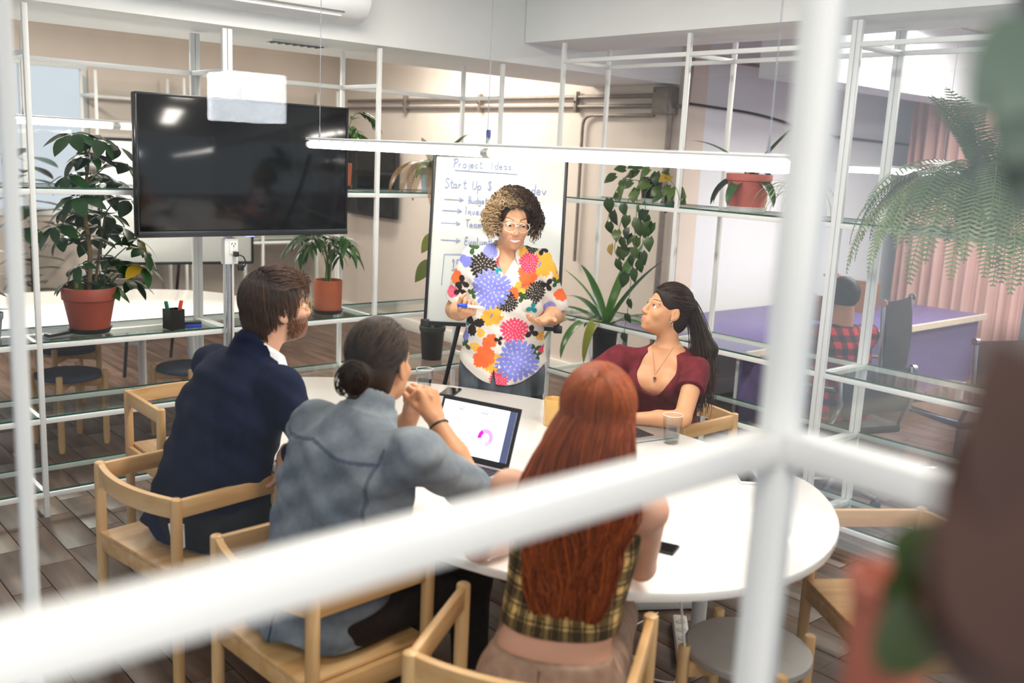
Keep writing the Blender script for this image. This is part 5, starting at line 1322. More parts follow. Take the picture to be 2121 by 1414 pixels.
UP = [(150,288),(208,300),(165,332),(245,315),(135,375),(192,372),(240,385),(158,418),(215,410),(268,425),(112,478),(172,452),(128,500),(228,455),(258,482),(285,505),(188,505),(292,560),(240,545),(200,575),(272,590),(162,560),(222,600),(298,528),(265,352),(190,330),(140,440),(205,480),(150,590)]
for k, (ux_, uy_) in enumerate(UP):
    c = ony(ux_, uy_-12, 5.0+rnd(-.13, .13))-Vector(t.location)
    zb = max(.2, min(.95, c.z-.10)); b = Vector((.01, 0, zb)) if c.x < .07 or zb > .6 else Vector((.08, .02, min(zb, .58)))
    mid = b.lerp(c, .55)+Vector((0, 0, .05)); obj('petiole', MB().path([b, mid, c], [.004, .003, .0025], 6), GSTEM, t)
    out = (c-b); out.z = 0; out = out.normalized() if out.length > .02 else Vector((0, -1, 0)); tilt = (Vector((0, 0, 1))+out*.45).normalized()
    e1 = tilt.cross(Vector((.2, 1, .1))).normalized(); e2 = tilt.cross(e1); nl = random.choice((6, 7, 7)); ph = rnd(0, 6)
    for j in range(nl):
        a = ph+2*PI*j/nl; d = (e1*math.cos(a)+e2*math.sin(a))*1.0+tilt*rnd(-.55, -.05)
        me = UY if (ux_, uy_) in ((285,505), (265,352)) and j < 2 or (k == 17 and j == 0) else random.choice(UM)
        leaf(me, t, c+d*.012, d, tilt, rnd(.100, .142), 'leaflet')
# parlour palms
PALM = leaf_mesh('leaflet', .10, leafmat('palm_green', '#17380f', '#3d6a22', .35), .8, .25, .12)
def palm(label, loc, nf, hh, spread, potargs, scale=1., face=None):
    t = thing('potted_palm', label, 'plant', loc, group='potted palms on the glass shelves')
    pot(t, *potargs[:4], saucer=potargs[4], straight=True); h = potargs[2]
    for k in range(nf):
        a = 2*PI*k/nf*1.618*1.0+rnd(-.3, .3); el = rnd(.35, .9); d = Vector((math.cos(a)*spread, math.sin(a)*spread, 0))
        base = Vector((rnd(-.02, .02), rnd(-.02, .02), h-.03)); top = base+d*.5+Vector((0, 0, hh*rnd(.6, 1.0)))
        tip = top+d*rnd(.7, 1.1)+Vector((0, 0, -hh*.12*rnd(.2, 1.3)))
        pts = [base*(1-s)**2+(base+Vector((0, 0, hh*.7)))*2*s*(1-s)+top*s*s for s in [i/6 for i in range(7)]]+[top.lerp(tip, i/5)+Vector((0, 0, .03*math.sin(PI*i/5))) for i in range(1, 6)]
        fr = obj('frond_stem', MB().path(pts, [.004-.0003*i for i in range(len(pts))], 6), GSTEM, t)
        for i in range(5, 12):
            p = pts[i]; dd = (pts[min(i+1, 11)]-pts[i-1]).normalized(); sd = dd.cross(Vector((0, 0, 1))).normalized()
            for s_ in (-1, 1):
                if i == 11 and s_ == 1: leaf(PALM, t, p, dd, Vector((0, 0, 1)), .11*scale, 'leaflet'); continue
                leaf(PALM, t, p, dd*.75+sd*s_*.8+Vector((0, 0, rnd(-.45, -.05))), Vector((0, 0, 1)), rnd(.10, .135)*scale, 'leaflet')
    return t
palm('potted palm in a smooth terracotta pot on the shelf right of the screen', (2.92, 5.0, SZ), 11, .30, .15, (.083, .080, .185, TERRA2, BLACK), 1.)
palm('potted palm on the upper shelf behind the screen\'s top right corner', (3.02, 5.05, 1.58+.022), 9, .34, .13, (.07, .065, .14, TERRA2, BLACK), .9)
# ferns
def frond_mesh(name, mt, L, wid, a0, a1, n=26, wl=.011):
    mb = MB(); p = Vector((0, 0, 0)); pts = [p.copy()]; ds = []
    for i in range(n):
        a = a0+(a1-a0)*(i/n)**.8; d = Vector((0, math.cos(a), math.sin(a))); ds.append(d); p = p+d*L/n; pts.append(p.copy())
    mb.path(pts[::2], [.0016]*len(pts[::2]), 4)
    for i in range(1, n):
        s = i/n; l = wid*(math.sin(PI*min(1, .12+.88*s))**.7); d = ds[i]; nr = Vector((1, 0, 0)).cross(d)
        for q in (-1, 1):
            tip = pts[i]+Vector((q*l, 0, 0))+d*l*.35-nr*l*.12; w = d*wl
            mb.add([pts[i]-w*.35, pts[i]+w*.35, pts[i].lerp(tip, .6)+w*.5, tip, pts[i].lerp(tip, .6)-w*.4], [(0, 1, 2, 3, 4)])
    return mesh_of(name, mb, mt, smooth=False)
def fern(label, loc, cols, nf, L, potargs, seed, rot=0., front=None):
    random.seed(seed); t = thing('potted_fern', label, 'plant', loc); pot(t, *potargs[:4], saucer=potargs[4])
    var = [frond_mesh('frond', leafmat(*cols[i % len(cols)]), L*q, L*.13, a0, a1, int(30*q)+6, .009) for i, (q, a0, a1) in enumerate(((1., 1.25, -1.3), (1.15, 1.0, -1.6), (.8, 1.45, .5), (1.25, .7, -1.65), (1.05, 1.1, -1.55)))]
    for k in range(nf):
        a = 2*PI*k/nf+rnd(-.2, .2) if front is None or k % 3 == 0 else front+rnd(-1.3, 1.3)
        d = Vector((math.cos(a), math.sin(a), 0)); o = link('frond', random.choice(var), t); frame_to(o, d*.025+Vector((0, 0, potargs[2]-.02)), d, Vector((0, 0, 1)), rnd(.8, 1.12))
    return t
RZ = 1.59+.012+.009
fern('big bushy fern with long hanging fronds on the right plant shelf', (4.44, 1.89, RZ), (('fern_green', '#2e4a22', '#5d7a3c'), ('fern_light', '#4a6630', '#7d9450')), 96, .66, (.13, .10, .17, mat('rosy_pot', '#b45a50', .7, var=.06), None), 31, front=PI)
fern('fern with browning fronds in a blue-grey pot on the upper shelf behind the flip chart', (3.70, 5.02, 1.58+.022), (('fern_green2', '#3f5a1e', '#7c8a34'), ('fern_brown', '#6b4a1e', '#8d6a2e')), 26, .40, (.11, .085, .14, mat('bluegrey_pot', '#9fb3bf', .5), None), 32, front=-PI/2)
# trailing vine in a black pot
random.seed(5)
t = thing('potted_vine', 'trailing heart-leaf vine in a black pot, hanging down from the right shelf', 'plant', (4.45, 3.87, RZ))
pot(t, .072, .055, .135, mat('gloss_black_pot', '#15100f', .25, var=.1), WHITE)
HL = [leaf_mesh('leaf', w, leafmat('vine_green', '#26401a', '#52682c', .35), .62, .25, .15, heart=1., tipdrop=.1) for w in (.40, .44)]
HD = leaf_mesh('leaf', .42, leafmat('vine_dark', '#1c3212', '#33501c', .35), .62, .25, .15, heart=1., tipdrop=.1)
HY = leaf_mesh('leaf', .42, leafmat('vine_yellow', '#7a6a1c', '#a8842a'), .62, .25, .15, heart=1.)
VP = [(1290,395),(1312,405),(1262,420),(1290,430),(1330,430),(1262,468),(1300,455),(1320,460),(1335,445),(1278,485),(1300,480),(1322,500),(1340,455),(1265,515),(1290,500),(1312,520),(1338,478),(1280,545),(1308,538),(1330,530),(1315,565),(1298,575),(1285,520),(1345,500),(1270,445),(1322,475),(1352,470),(1310,495),(1300,520),(1325,548)]
TP = [(1300,368),(1322,360),(1345,358),(1360,365),(1378,360),(1288,380),(1310,385),(1335,378),(1366,398),(1385,392),(1372,410),(1392,412),(1400,398),(1388,372),(1275,372),(1318,398),(1345,388),(1412,418),(1405,405),(1295,358),(1330,352),(1280,408),(1395,425)]
toV = lambda x, y, X: onx(x, y, X)-Vector(t.location)
for k, seq in enumerate(((( .0, .0, .12), (1310,395), (1295,430), (1280,480), (1270,520), (1300,560)), ((.0, .02, .12), (1320,400), (1318,450), (1312,520), (1305,600), (1298,660), (1290,700)), ((.0, -.02, .12), (1335,400), (1338,450), (1330,510), (1325,545)), ((0, .03, .12), (1290,370), (1268,410), (1258,460)), ((0, -.04, .12), (1380,365), (1402,390), (1408,415)))):
    pts = [Vector(seq[0])]+[toV(x, y, 4.215) for x, y in seq[1:]]
    obj('vine_stem', MB().path(bend(pts, .05), .0022, 5), GSTEM, t)
for lst, X0 in ((VP, 4.20), (TP, 4.30)):
    for (x, y) in lst:
        p = toV(x, y-8, X0+rnd(-.03, .05)); d = Vector((-.25+rnd(-.3, .3), rnd(-.6, .6), -1+rnd(-.1, .35))) if lst is VP else Vector((-.5+rnd(-.3, .2), rnd(-.9, .9), rnd(-1.0, .1)))
        leaf(HY if (x, y) in ((1265,515), (1388,372)) else random.choice(HL+[HD] if lst is TP else HL+[HD, HD]), t, p, d, Vector((-1, rnd(-.5, .2), .35)), rnd(.065, .088))
for (x, y) in ((1298,650), (1292,690), (1304,620)): leaf(HD, t, toV(x, y, 4.2), (rnd(-.2, .2), rnd(-.4, .4), -1), (-1, 0, .2), .06)
# orchid-like strap plant in the pink pot
random.seed(9)
def strap(me_name, mt, L, w, a0, a1, n=10, taper=.75, tw=0.):
    p = Vector((0, 0, 0)); P = []
    for i in range(n+1):
        s = i/n; a = a0+(a1-a0)*s; d = Vector((0, math.cos(a), math.sin(a)))
        if i: p = p+d*L/n
        wu = w*(math.sin(PI*(.12+.88*s)**taper)**.6 if s < 1 else .03); nr = Vector((1, 0, 0)).cross(d)
        P.append([p+Vector((-wu, 0, 0))+nr*wu*.25, p.copy(), p+Vector((wu, 0, 0))+nr*wu*.25])
    return mesh_of(me_name, MB().surf(P), mt, ang=180)
t = thing('potted_orchid', 'strap-leaved plant in a dusty pink pot on the right plant shelf', 'plant', (4.45, 3.18, RZ))
pot(t, .122, .098, .185, mat('dusty_pink_pot', '#b5645c', .75, var=.05), WHITE, .03)
OG = leafmat('orchid_green', '#2c4a2a', '#4c6b44', .35)
yx = Vector((.15, -1, 0))     # to the right in the picture
for az, L, w, a0, a1, s in ((PI+.25, .42, .030, 1.0, .1, 1), (.2, .40, .030, 1.05, .75, 1), (PI-.1, .34, .036, .3, -1.2, 1), (PI+.5, .26, .040, .2, -1.4, 1), (-.25, .28, .040, .3, -1.3, 1), (-PI/2, .25, .04, .2, -1.4, 1), (PI/2, .22, .035, .8, -.6, 1)):
    # azimuth measured from the picture's right-hand direction
    dirv = (Vector((0, -1, 0))*math.cos(az)+Vector((-1, 0, 0))*math.sin(az)*-1)
    frame_to(link('leaf', strap('leaf', OG, L, w, a0, a1), t), (0, 0, .17), dirv, (0, 0, 1))
obj('flower_stub', MB().path([(0, .0, .17), (.0, .02, .23), (0, .03, .28)], [.018, .02, .008], 8), mat('dry_stub', '#8d8058', .8), t)
# broad strap plant low on the right shelf
t = thing('potted_dracaena', 'broad strap-leaved plant in a black pot between the speaker and the seated woman', 'plant', (4.44, 4.16, .485+.021))
pot(t, .085, .065, .30, mat('matt_black_pot', '#1a1513', .6), None)
DG = leafmat('dracaena_green', '#1d4a12', '#48781f', .3); DY = leafmat('dracaena_yellow', '#6d7a1a', '#8f8a1f', .35)
for az, L, w, a0, a1, mt_ in ((PI-.15, .52, .030, .9, -.2, DG), (PI+.15, .60, .034, .7, -.5, DG), (PI-.5, .50, .030, .5, -.7, DG), (PI+.6, .48, .034, 1.25, .6, DG), (.2, .62, .036, 1.15, .7, DG), (.5, .45, .034, .9, -.4, DG), (-PI/2, .52, .040, .9, -1.45, DG), (-PI/2+.45, .55, .036, 1.0, -1.5, DY), (-PI/2-.5, .56, .038, .9, -1.4, DG), (.1, .40, .03, .9, -.6, DG), (PI/2, .6, .034, 1.4, .9, DG), (1.2, .66, .036, 1.35, 1.0, DG), (PI-.3, .55, .030, 1.2, .4, DG), (PI+.35, .5, .026, .4, -.3, DY)):
    dirv = Vector((0, -1, 0))*math.cos(az)+Vector((1, 0, 0))*math.sin(az)
    frame_to(link('leaf', strap('leaf', mt_, L, w, a0, a1, 12, .8), t), (0, 0, .28), dirv, (0, 0, 1))
# dieffenbachia behind the flip chart
t = thing('potted_dumb_cane', 'mottled broad-leaved plant half hidden behind the flip chart', 'plant', (3.72, 5.03, .485+.021))
pot(t, .085, .065, .22, mat('matt_black_pot', '#1a1513', .6), None)
DM = leafmat('dumb_cane_mottled', '#39501a', '#8f9436', .35); me = leaf_mesh('leaf', .26, DM, .85, .25, .12)
obj('stem', MB().path([(0, 0, .2), (.0, 0, .75)], [.012, .006], 8), GSTEM, t)
for (x, y, s, dz) in ((868, 560, .21, -.55), (880, 505, .17, -.4), (930, 520, .2, .2), (960, 590, .2, -.3), (915, 470, .18, .5)):
    tip = ony(x, y, 4.98)-Vector(t.location); b = Vector((0, 0, tip.z+.10)); st_ = b.lerp(tip, .35)
    obj('petiole', MB().path([Vector((0, 0, b.z-.12)), st_], .004, 6), GSTEM, t); leaf(me, t, st_, tip-st_+Vector((0, 0, dz*.1)), (0, -1, .6), (tip-st_).length*1.4)
# wispy grass plant and leaves at the frame edges
random.seed(13)
t = thing('potted_grass', 'pale wispy grass plant hanging from the right shelf beside the near white post', 'plant', (4.42, 2.82, RZ))
pot(t, .07, .055, .11, WHITE, None); GM = [strap('blade', leafmat('pale_grass', '#9cae8c', '#c3cfae'), L, .004, a0, a1, 12, .7) for L, a0, a1 in ((.38, 1.0, -1.6), (.30, .8, -1.5), (.34, 1.2, -1.3))]
for k in range(34): a = PI/2+rnd(-2.2, 2.2)+PI/2; frame_to(link('blade', random.choice(GM), t), (0, 0, .09), (math.cos(a), math.sin(a), 0), (0, 0, 1), rnd(.8, 1.2))
t = thing('potted_rubber_plant', 'small dark-leaved plant at the left end of the glass shelf', 'plant', (1.10, 5.05, SZ))
pot(t, .07, .055, .12, mat('grey_pot', '#7c8084', .6), None); RB = leaf_mesh('leaf', .26, leafmat('rubber_green', '#10240f', '#24421d', .25), .9, .2, .15)
for k in range(14):
    z_ = .12+k*.022; a = k*2.4; leaf(RB, t, (0, 0, z_), (math.cos(a), math.sin(a), rnd(-.2, .5)), (0, 0, 1), rnd(.10, .16))
obj('stem', MB().path([(0, 0, .09), (0, 0, .44)], [.006, .003], 6), GSTEM, t)
# plant silhouettes in the far room
random.seed(17)
for k, (x, y, z, h) in enumerate(((2.3, 8.9, 0, 1.75), (3.1, 8.8, 0, 1.6))):
    t = thing('floor_plant', ('tall leafy plant in front of the far window, left one', 'tall leafy plant near the far window, right one')[k], 'plant', (x, y, z)); pot(t, .16, .12, .28, mat('grey_pot', '#7c8084', .6), None)
    obj('stem', MB().path([(0, 0, .25), (.03, 0, h)], [.015, .006], 7), STEM, t)
    for q in range(34): a = q*2.4; zz = .5+(h-.5)*q/34; leaf(RB, t, (0, 0, zz), (math.cos(a), math.sin(a), rnd(-.3, .5)), (0, 0, 1), rnd(.22, .34))
# out-of-focus plant close to the viewer at the lower right
random.seed(3)
c = atd(1838, 1330, .62)
t = thing('near_potted_plant', 'out-of-focus plant with brown and green leaves in a pinkish pot at the lower right edge', 'plant', (c.x, c.y, 0))
obj('stand', MB().box((0, 0, .60), (.07, .07, 1.2)), WHITE, t, bevel=.004)
zt = c.z+.045; obj('pot', MB().lathe([(.018, 1.2), (.026, zt-.012), (.029, zt-.010), (.029, zt), (.025, zt), (.022, zt-.012), (0, zt-.012)], 28), mat('salmon_pot', '#a8604e', .75, var=.05), t)
BR = leaf_mesh('leaf', .36, leafmat('brown_leaf', '#24120a', '#3c2113'), .85, .15, .1); GR = leaf_mesh('leaf', .40, leafmat('near_green_leaf', '#22301a', '#3b4a2a'), .85, .15, .1); SG = leaf_mesh('leaf', .42, leafmat('sage_leaf', '#33423a', '#485a50'), .8, .15, .1)
base = Vector((0, 0, zt-.01))
def nleaf(me, x, y, D, x2, y2, D2, nrm=(-.6, -.7, .3)):
    p = atd(x, y, D)-Vector((c.x, c.y, 0)); q = atd(x2, y2, D2)-Vector((c.x, c.y, 0))
    obj('stem', MB().path([base, base.lerp(p, .5)+Vector((0, 0, .01)), p], .0022, 5), STEM, t)
    leaf(me, t, p, q-p, nrm, (q-p).length)
nleaf(BR, 2220, 1420, .36, 2020, 900, .35); nleaf(BR, 2200, 1440, .36, 2110, 800, .34); nleaf(BR, 2140, 1460, .36, 1950, 1100, .36); nleaf(BR, 2190, 1150, .36, 2100, 700, .34)
nleaf(BR, 2040, 1460, .40, 2110, 1100, .38); nleaf(GR, 1880, 1300, .58, 1960, 1130, .55); nleaf(GR, 1850, 1180, .58, 1990, 1090, .56); nleaf(GR, 1900, 1400, .58, 1880, 1230, .55); nleaf(BR, 2150, 1300, .38, 1990, 1250, .38)
c2 = atd(2260, 20, .54)
t = thing('near_hanging_plant', 'out-of-focus sage-green drooping leaves at the upper right edge', 'plant', (c2.x, c2.y, c2.z))
obj('pot', MB().lathe([(.03, -.02), (.05, .03), (.05, .05), (.042, .05), (0, .04)], 24), mat('grey_pot', '#7c8084', .6), t)
for (x, y, D, x2, y2, D2) in ((2190, 70, .52, 2030, 215, .50), (2170, 150, .52, 2095, 330, .50), (2190, 200, .54, 2125, 420, .52)):
    p = atd(x, y, D)-c2; q = atd(x2, y2, D2)-c2; obj('stem', MB().path([Vector((0, 0, .04)), p], .003, 5), GSTEM, t); leaf(SG, t, p, q-p, (-.6, -.7, .2), (q-p).length)
# ================================================================ things on the table and shelves
GL = thin_glass('tumbler_glass', (.97, .99, .99), .02, .7); WAT = thin_glass('water', (.93, .96, .97), .02, .8)
TZ = .7405
def tumbler(label, x, y):
    t = thing('tumbler', label, 'glass', (x, y, TZ), group='water tumblers on the meeting table')
    R_ = .040; prof = [(R_*.74, 0), (R_*.78, .004), (R_*.86, .055), (R_*.93, .062), (R_, .118), (R_-.0022, .118), (R_*.90, .064), (R_*.80, .052), (R_*.72, .010), (0, .010)]
    obj('glass', MB().lathe(prof, 24), GL, t, ang=25); obj('rim', MB().path([(R_*math.cos(a)*.985, R_*math.sin(a)*.985, .118) for a in [2*PI*i/28 for i in range(29)]], .0013, 6), mat('rim_glint', '#e8eef0', .1, var=.01), t)
    obj('water', MB().lathe([(0, .011), (R_*.71, .011), (R_*.79, .052), (R_*.89, .066), (0, .066)], 20), WAT, t, ang=20)
    return t
tumbler('water glass by the black phone, behind the clasped hands', 2.585, 3.545); tumbler('water glass at the right, in front of the woman in maroon', 2.975, 2.385)
t = thing('coffee_mug', 'plain mustard-cream mug on the white table', 'mug', (2.745, 2.835, TZ))
MUGM = mat('cream_glaze', '#d9ac62', .25, var=.04, coat=.3)
obj('body', MB().lathe([(.040, 0), (.043, .004), (.0435, .112), (.042, .115), (.040, .112), (.039, .012), (0, .010)], 36), MUGM, t)
hd = Vector((.80, -.62, 0)); obj('handle', MB().path([hd*.041+Vector((0, 0, .082)), hd*.066+Vector((0, 0, .085)), hd*.074+Vector((0, 0, .055)), hd*.063+Vector((0, 0, .026)), hd*.041+Vector((0, 0, .022))], .006, 8), MUGM, t)
def phone(label, x, y, rz, body, face):
    t = thing('smartphone', label, 'phone', (x, y, TZ), rz, group='phones on the meeting table')
    obj('case', MB().box((0, 0, .004), (.071, .144, .008)), body, t, bevel=.0025); obj('display', MB().box((0, 0, .0082), (.064, .128 if face is not BLACK else .138, .0012)), scr, t); obj('camera_bump', MB().box((.02, .055, -.0002), (.02, .02, .001)), BLACK, t)
phone('black phone beside the far water glass', 2.70, 3.495, -.95, BLACK, BLACK)
phone('white-framed phone at the right part of the table', 2.87, 1.945, -.75, mat('phone_white', '#ececec', .3), None)
phone('dark phone by the red-haired woman\'s elbow', 2.10, 1.72, .4, BLACK, BLACK)
t = thing('stylus', 'thin white stylus lying on the right part of the table', 'pen', (2.71, 2.075, TZ+.004), -.75)
obj('barrel', MB().path([(0, -.07, 0), (0, .062, 0), (0, .075, 0)], [.004, .004, .001], 10), mat('phone_white', '#ececec', .3), t); obj('clip', MB().box((0, -.05, .004), (.002, .03, .001)), CHROME, t)
# open laptop facing the denim shirt
SIL = mat('aluminium', '#b9b8b6', .35, .8, var=.03); KEY = mat('laptop_key', '#241d22', .6)
def laptop(label, hr, hl, lid_top, lidmat, screen=True):
    """hr, hl: right and left ends of the hinge as seen by the user; lid_top: point on the top edge above hr"""
    c = (hr+hl)/2; ux_ = (hr-hl).normalized(); W_ = (hr-hl).length; back = Vector((0, 0, 1)).cross(ux_)*1.0
    t = thing('laptop', label, 'laptop', (c.x, c.y, TZ)); M3 = Matrix((ux_, back, Vector((0, 0, 1)))).transposed()
    def bx(q, s, **k): return MB().box(M3 @ Vector(q), s, M=M3, **k)
    obj('base', bx((0, -.115, .008), (W_, .225, .014)), SIL, t, bevel=.004)
    kw = .0172
    kb = obj('keyboard_deck', bx((0, -.065, .0152), (W_*.86, .105, .001)), mat('deck_dark', '#3a3238', .6), t)
    for r_ in range(5):
        for q in range(14): obj('key', bx((-W_*.40+q*W_*.80/13, -.022-r_*.021, .0165), (W_*.80/13*.84, kw, .002)), KEY, kb)
    obj('trackpad', bx((0, -.175, .0153), (.10, .07, .001)), SIL, t)
    v = lid_top-Vector((c.x, c.y, TZ)); up = Vector((0, v.dot(back), v.z)); up.y = min(max(up.y, .02), .12); up = (M3 @ up).normalized(); nr = ux_.cross(up)
    ML = Matrix((ux_, nr*-1, up)).transposed(); o_ = Vector((0, 0, .016))
    if (ML @ Vector((0, 1, 0))).dot(back) > 0: fs = -1
    else: fs = 1
    def lx(q, s): return MB().box(o_+ML @ Vector(q), s, M=ML)
    Hh = .222
    obj('lid', lx((0, 0, Hh/2+.003), (W_, .007, Hh)), lidmat, t, bevel=.003)
    if screen:
        f = fs*.0040
        obj('bezel', lx((0, f, Hh/2+.004), (W_-.006, .0012, Hh-.008)), BLACK, t)
        sc = obj('display', lx((0, f*1.2, Hh/2+.006), (W_-.026, .0012, Hh-.038)), emitter('screen_glow', (.88, .92, 1.0), .86), t)
        sw, sh_ = W_-.026, Hh-.038; g = f*1.45
        obj('side_bar', lx((sw*.455, g, Hh/2+.006), (sw*.09, .0008, sh_)), mat('navy_sidebar', '#3b4668', .5, emit=(.06, .075, .15), estr=.8), sc)
        grey = mat('screen_text', '#a9adc6', .6, emit=(.34, .36, .50), estr=.6)
        rows = [(-.22, .40, .10, .006), (-.24, .36, .07, .010), (-.16, .30, .24, .003), (-.16, .26, .24, .003), (-.20, .21, .14, .003), (.12, .40, .18, .006), (.08, .36, .10, .010), (.14, .29, .22, .003), (.14, .25, .22, .003), (.12, .20, .16, .003), (-.18, -.22, .2, .004), (-.18, -.27, .2, .003), (-.18, -.32, .2, .003), (.10, -.26, .14, .003), (.12, -.31, .16, .003), (-.18, -.37, .2, .003), (-.2, .02, .2, .002)]
        for k, (x, z, w, h) in enumerate(rows):
            obj('text_line', lx((x*sw, g, Hh/2+.006+z*sh_), (w*sw, .0008, h*sh_*2.6)), grey if k != 10 else mat('chart_teal', '#3ab0b8', .6, emit=(.1, .5, .55), estr=.8), sc)
        for (a0, a1, cc, es) in ((2.2, 3.35, (.62, .0, .42), 1.), (-.5, 2.2, (.80, .28, .66), 1.), (4.9, 5.78, (.66, .40, .70), 1.), (3.35, 4.9, (.74, .60, .82), 1.)):
            pts = [(math.cos(a0+(a1-a0)*i/10), math.sin(a0+(a1-a0)*i/10)) for i in range(11)]
            mb = MB(); mb.surf([[o_+ML @ Vector((sw*.16+r_*x, g, Hh/2-.012+r_*z)) for r_ in (.016, .032)] for x, z in pts])
            obj('donut_slice', mb, emitter('slice_%d' % int(a0*10), cc, es*.9), sc, smooth=False)
    return t
hr = onz(1052, 979, TZ+.012); hl0 = onz(955, 956, TZ+.012); hl = hr+(hl0-hr).normalized()*.335
laptop('open laptop showing a pink donut chart, in front of the denim shirt', Vector((hr.x, hr.y, 0)), Vector((hl.x, hl.y, 0)), atd(1082, 857, (hr-Vector((0, 0, CAMH))).dot(CF)+.03), BLACK)
laptop('dark grey laptop in front of the woman in the maroon top, seen from behind', Vector((2.90, 2.78, 0)), Vector((2.84, 2.46, 0)), Vector((2.80, 2.62, .95)), mat('space_grey', '#4c4848', .4, .6), False)
q = [atd(1172, 757, 4.34), atd(1262, 786, 4.26), atd(1262, 838, 4.0), atd(1194, 812, 4.08)]
t = thing('paper_sheet', 'white sheet of paper propped up beside the red-haired woman\'s head', 'paper', (q[3].x, q[3].y, TZ))
n_ = (q[1]-q[0]).cross(q[3]-q[0]).normalized()*.0012; zo = min(p.z for p in q)-TZ
vv = [p-Vector((q[3].x, q[3].y, TZ+zo)) for p in q]; obj('sheet', MB().add(vv+[p+n_ for p in vv], [(0,1,2,3),(7,6,5,4),(0,4,5,1),(1,5,6,2),(2,6,7,3),(3,7,4,0)]), mat('paper_white', '#eeeeec', .8, var=.02), t)
obj('text_block', MB().add([vv[0].lerp(vv[1], a).lerp(vv[3].lerp(vv[2], a), b)-n_*.2 for a, b in ((.25, .3), (.8, .3), (.8, .34), (.25, .34))], [(0,1,2,3)]), mat('faint_print', '#c3c3c6', .8), t)
# desk bits on the left shelf
t = thing('remote_control', 'black remote control on the left glass shelf', 'remote', (1.40, 4.965, SZ), -1.15)
obj('body', MB().box((0, 0, .009), (.042, .155, .016)), BLACK, t, bevel=.005)
for r_ in range(7):
    for cidx in range(3): obj('button', MB().tube((-.012+.012*cidx, -.055+.017*r_, .016), (-.012+.012*cidx, -.055+.017*r_, .0185), .0036, n=8), mat('remote_grey', '#5a5c60', .5), t)
cp = (1.945, 4.90)
t = thing('pen_cup', 'square black pen cup on the left glass shelf', 'pen holder', (cp[0], cp[1], SZ), .15)
mb = MB()
for (x, y, a, b) in ((0, -.038, .08, .004), (0, .038, .08, .004), (-.038, 0, .004, .076), (.038, 0, .004, .076)): mb.box((x, y, .052), (a, b, .104))
obj('walls', mb, BLACK, t); obj('bottom', MB().box((0, 0, .003), (.076, .076, .005)), BLACK, t)
for nm, x, dx, cc, lab in (('marker_pen', -.015, -.022, '#17705c', 'green marker standing in the black pen cup'), ('marker_pen', .012, .028, '#d8402c', 'red marker standing in the black pen cup')):
    mk = thing(nm, lab, 'marker', (cp[0]+x, cp[1], SZ+.006)); D = Vector((dx, 0, .125)); obj('barrel', MB().path([Vector((0, 0, 0)), D*.75], .0085, 10), mat('marker_white', '#e9e9ee', .35), mk); obj('cap', MB().path([D*.74, D*.78, D*1.1, D*1.13], [.0088, .010, .0098, .006], 12), mat('cap_'+cc[1:], cc, .35), mk)
t = thing('board_eraser', 'blue and black whiteboard eraser beside the pen cup', 'eraser', (2.045, 4.895, SZ), -.25)
obj('felt', MB().box((0, 0, .010), (.085, .045, .020)), mat('eraser_blue', '#1f3fa0', .7), t, bevel=.002); obj('grip', MB().box((0, 0, .0265), (.085, .045, .013)), BLACK, t, bevel=.003)
# cables and power strips under the table
PLW = mat('white_plastic', '#e4e2dc', .45)
for k, (x, y, rz, lab) in enumerate(((3.05, 2.40, -.55, 'white power strip on the floor under the far right of the table'), (2.86, 2.16, .75, 'white power strip on the floor beside the round stool'))):
    t = thing('power_strip', lab, 'power strip', (x, y, 0), rz, group='power strips'); obj('case', MB().box((0, 0, .02), (.34, .06, .04)), PLW, t, bevel=.012)
    for q in range(4): obj('outlet', MB().tube((-.11+.07*q, 0, .04), (-.11+.07*q, 0, .0415), .018, n=16), mat('outlet_grey', '#bdbab3', .6), t)
def cable(label, pts): pipe(label, bend(pts, .08), .0035, 'power_cable', PLW, 'cable')
cable('white cable looping from the near power strip towards the stool', [(2.75, 2.05, .006), (2.6, 1.95, .006), (2.5, 2.15, .006), (2.72, 2.35, .006), (2.95, 2.36, .02)])
cable('white cable curling on the floor left of the round stool', [(2.7, 2.02, .008), (2.45, 1.92, .006), (2.2, 1.98, .006), (2.1, 1.8, .006), (2.2, 1.55, .006)])
cable('white cable hanging from under the tabletop to the floor', [(2.10, 1.62, .70), (2.14, 1.60, .45), (2.25, 1.66, .10), (2.4, 1.75, .006), (2.6, 1.9, .006)])
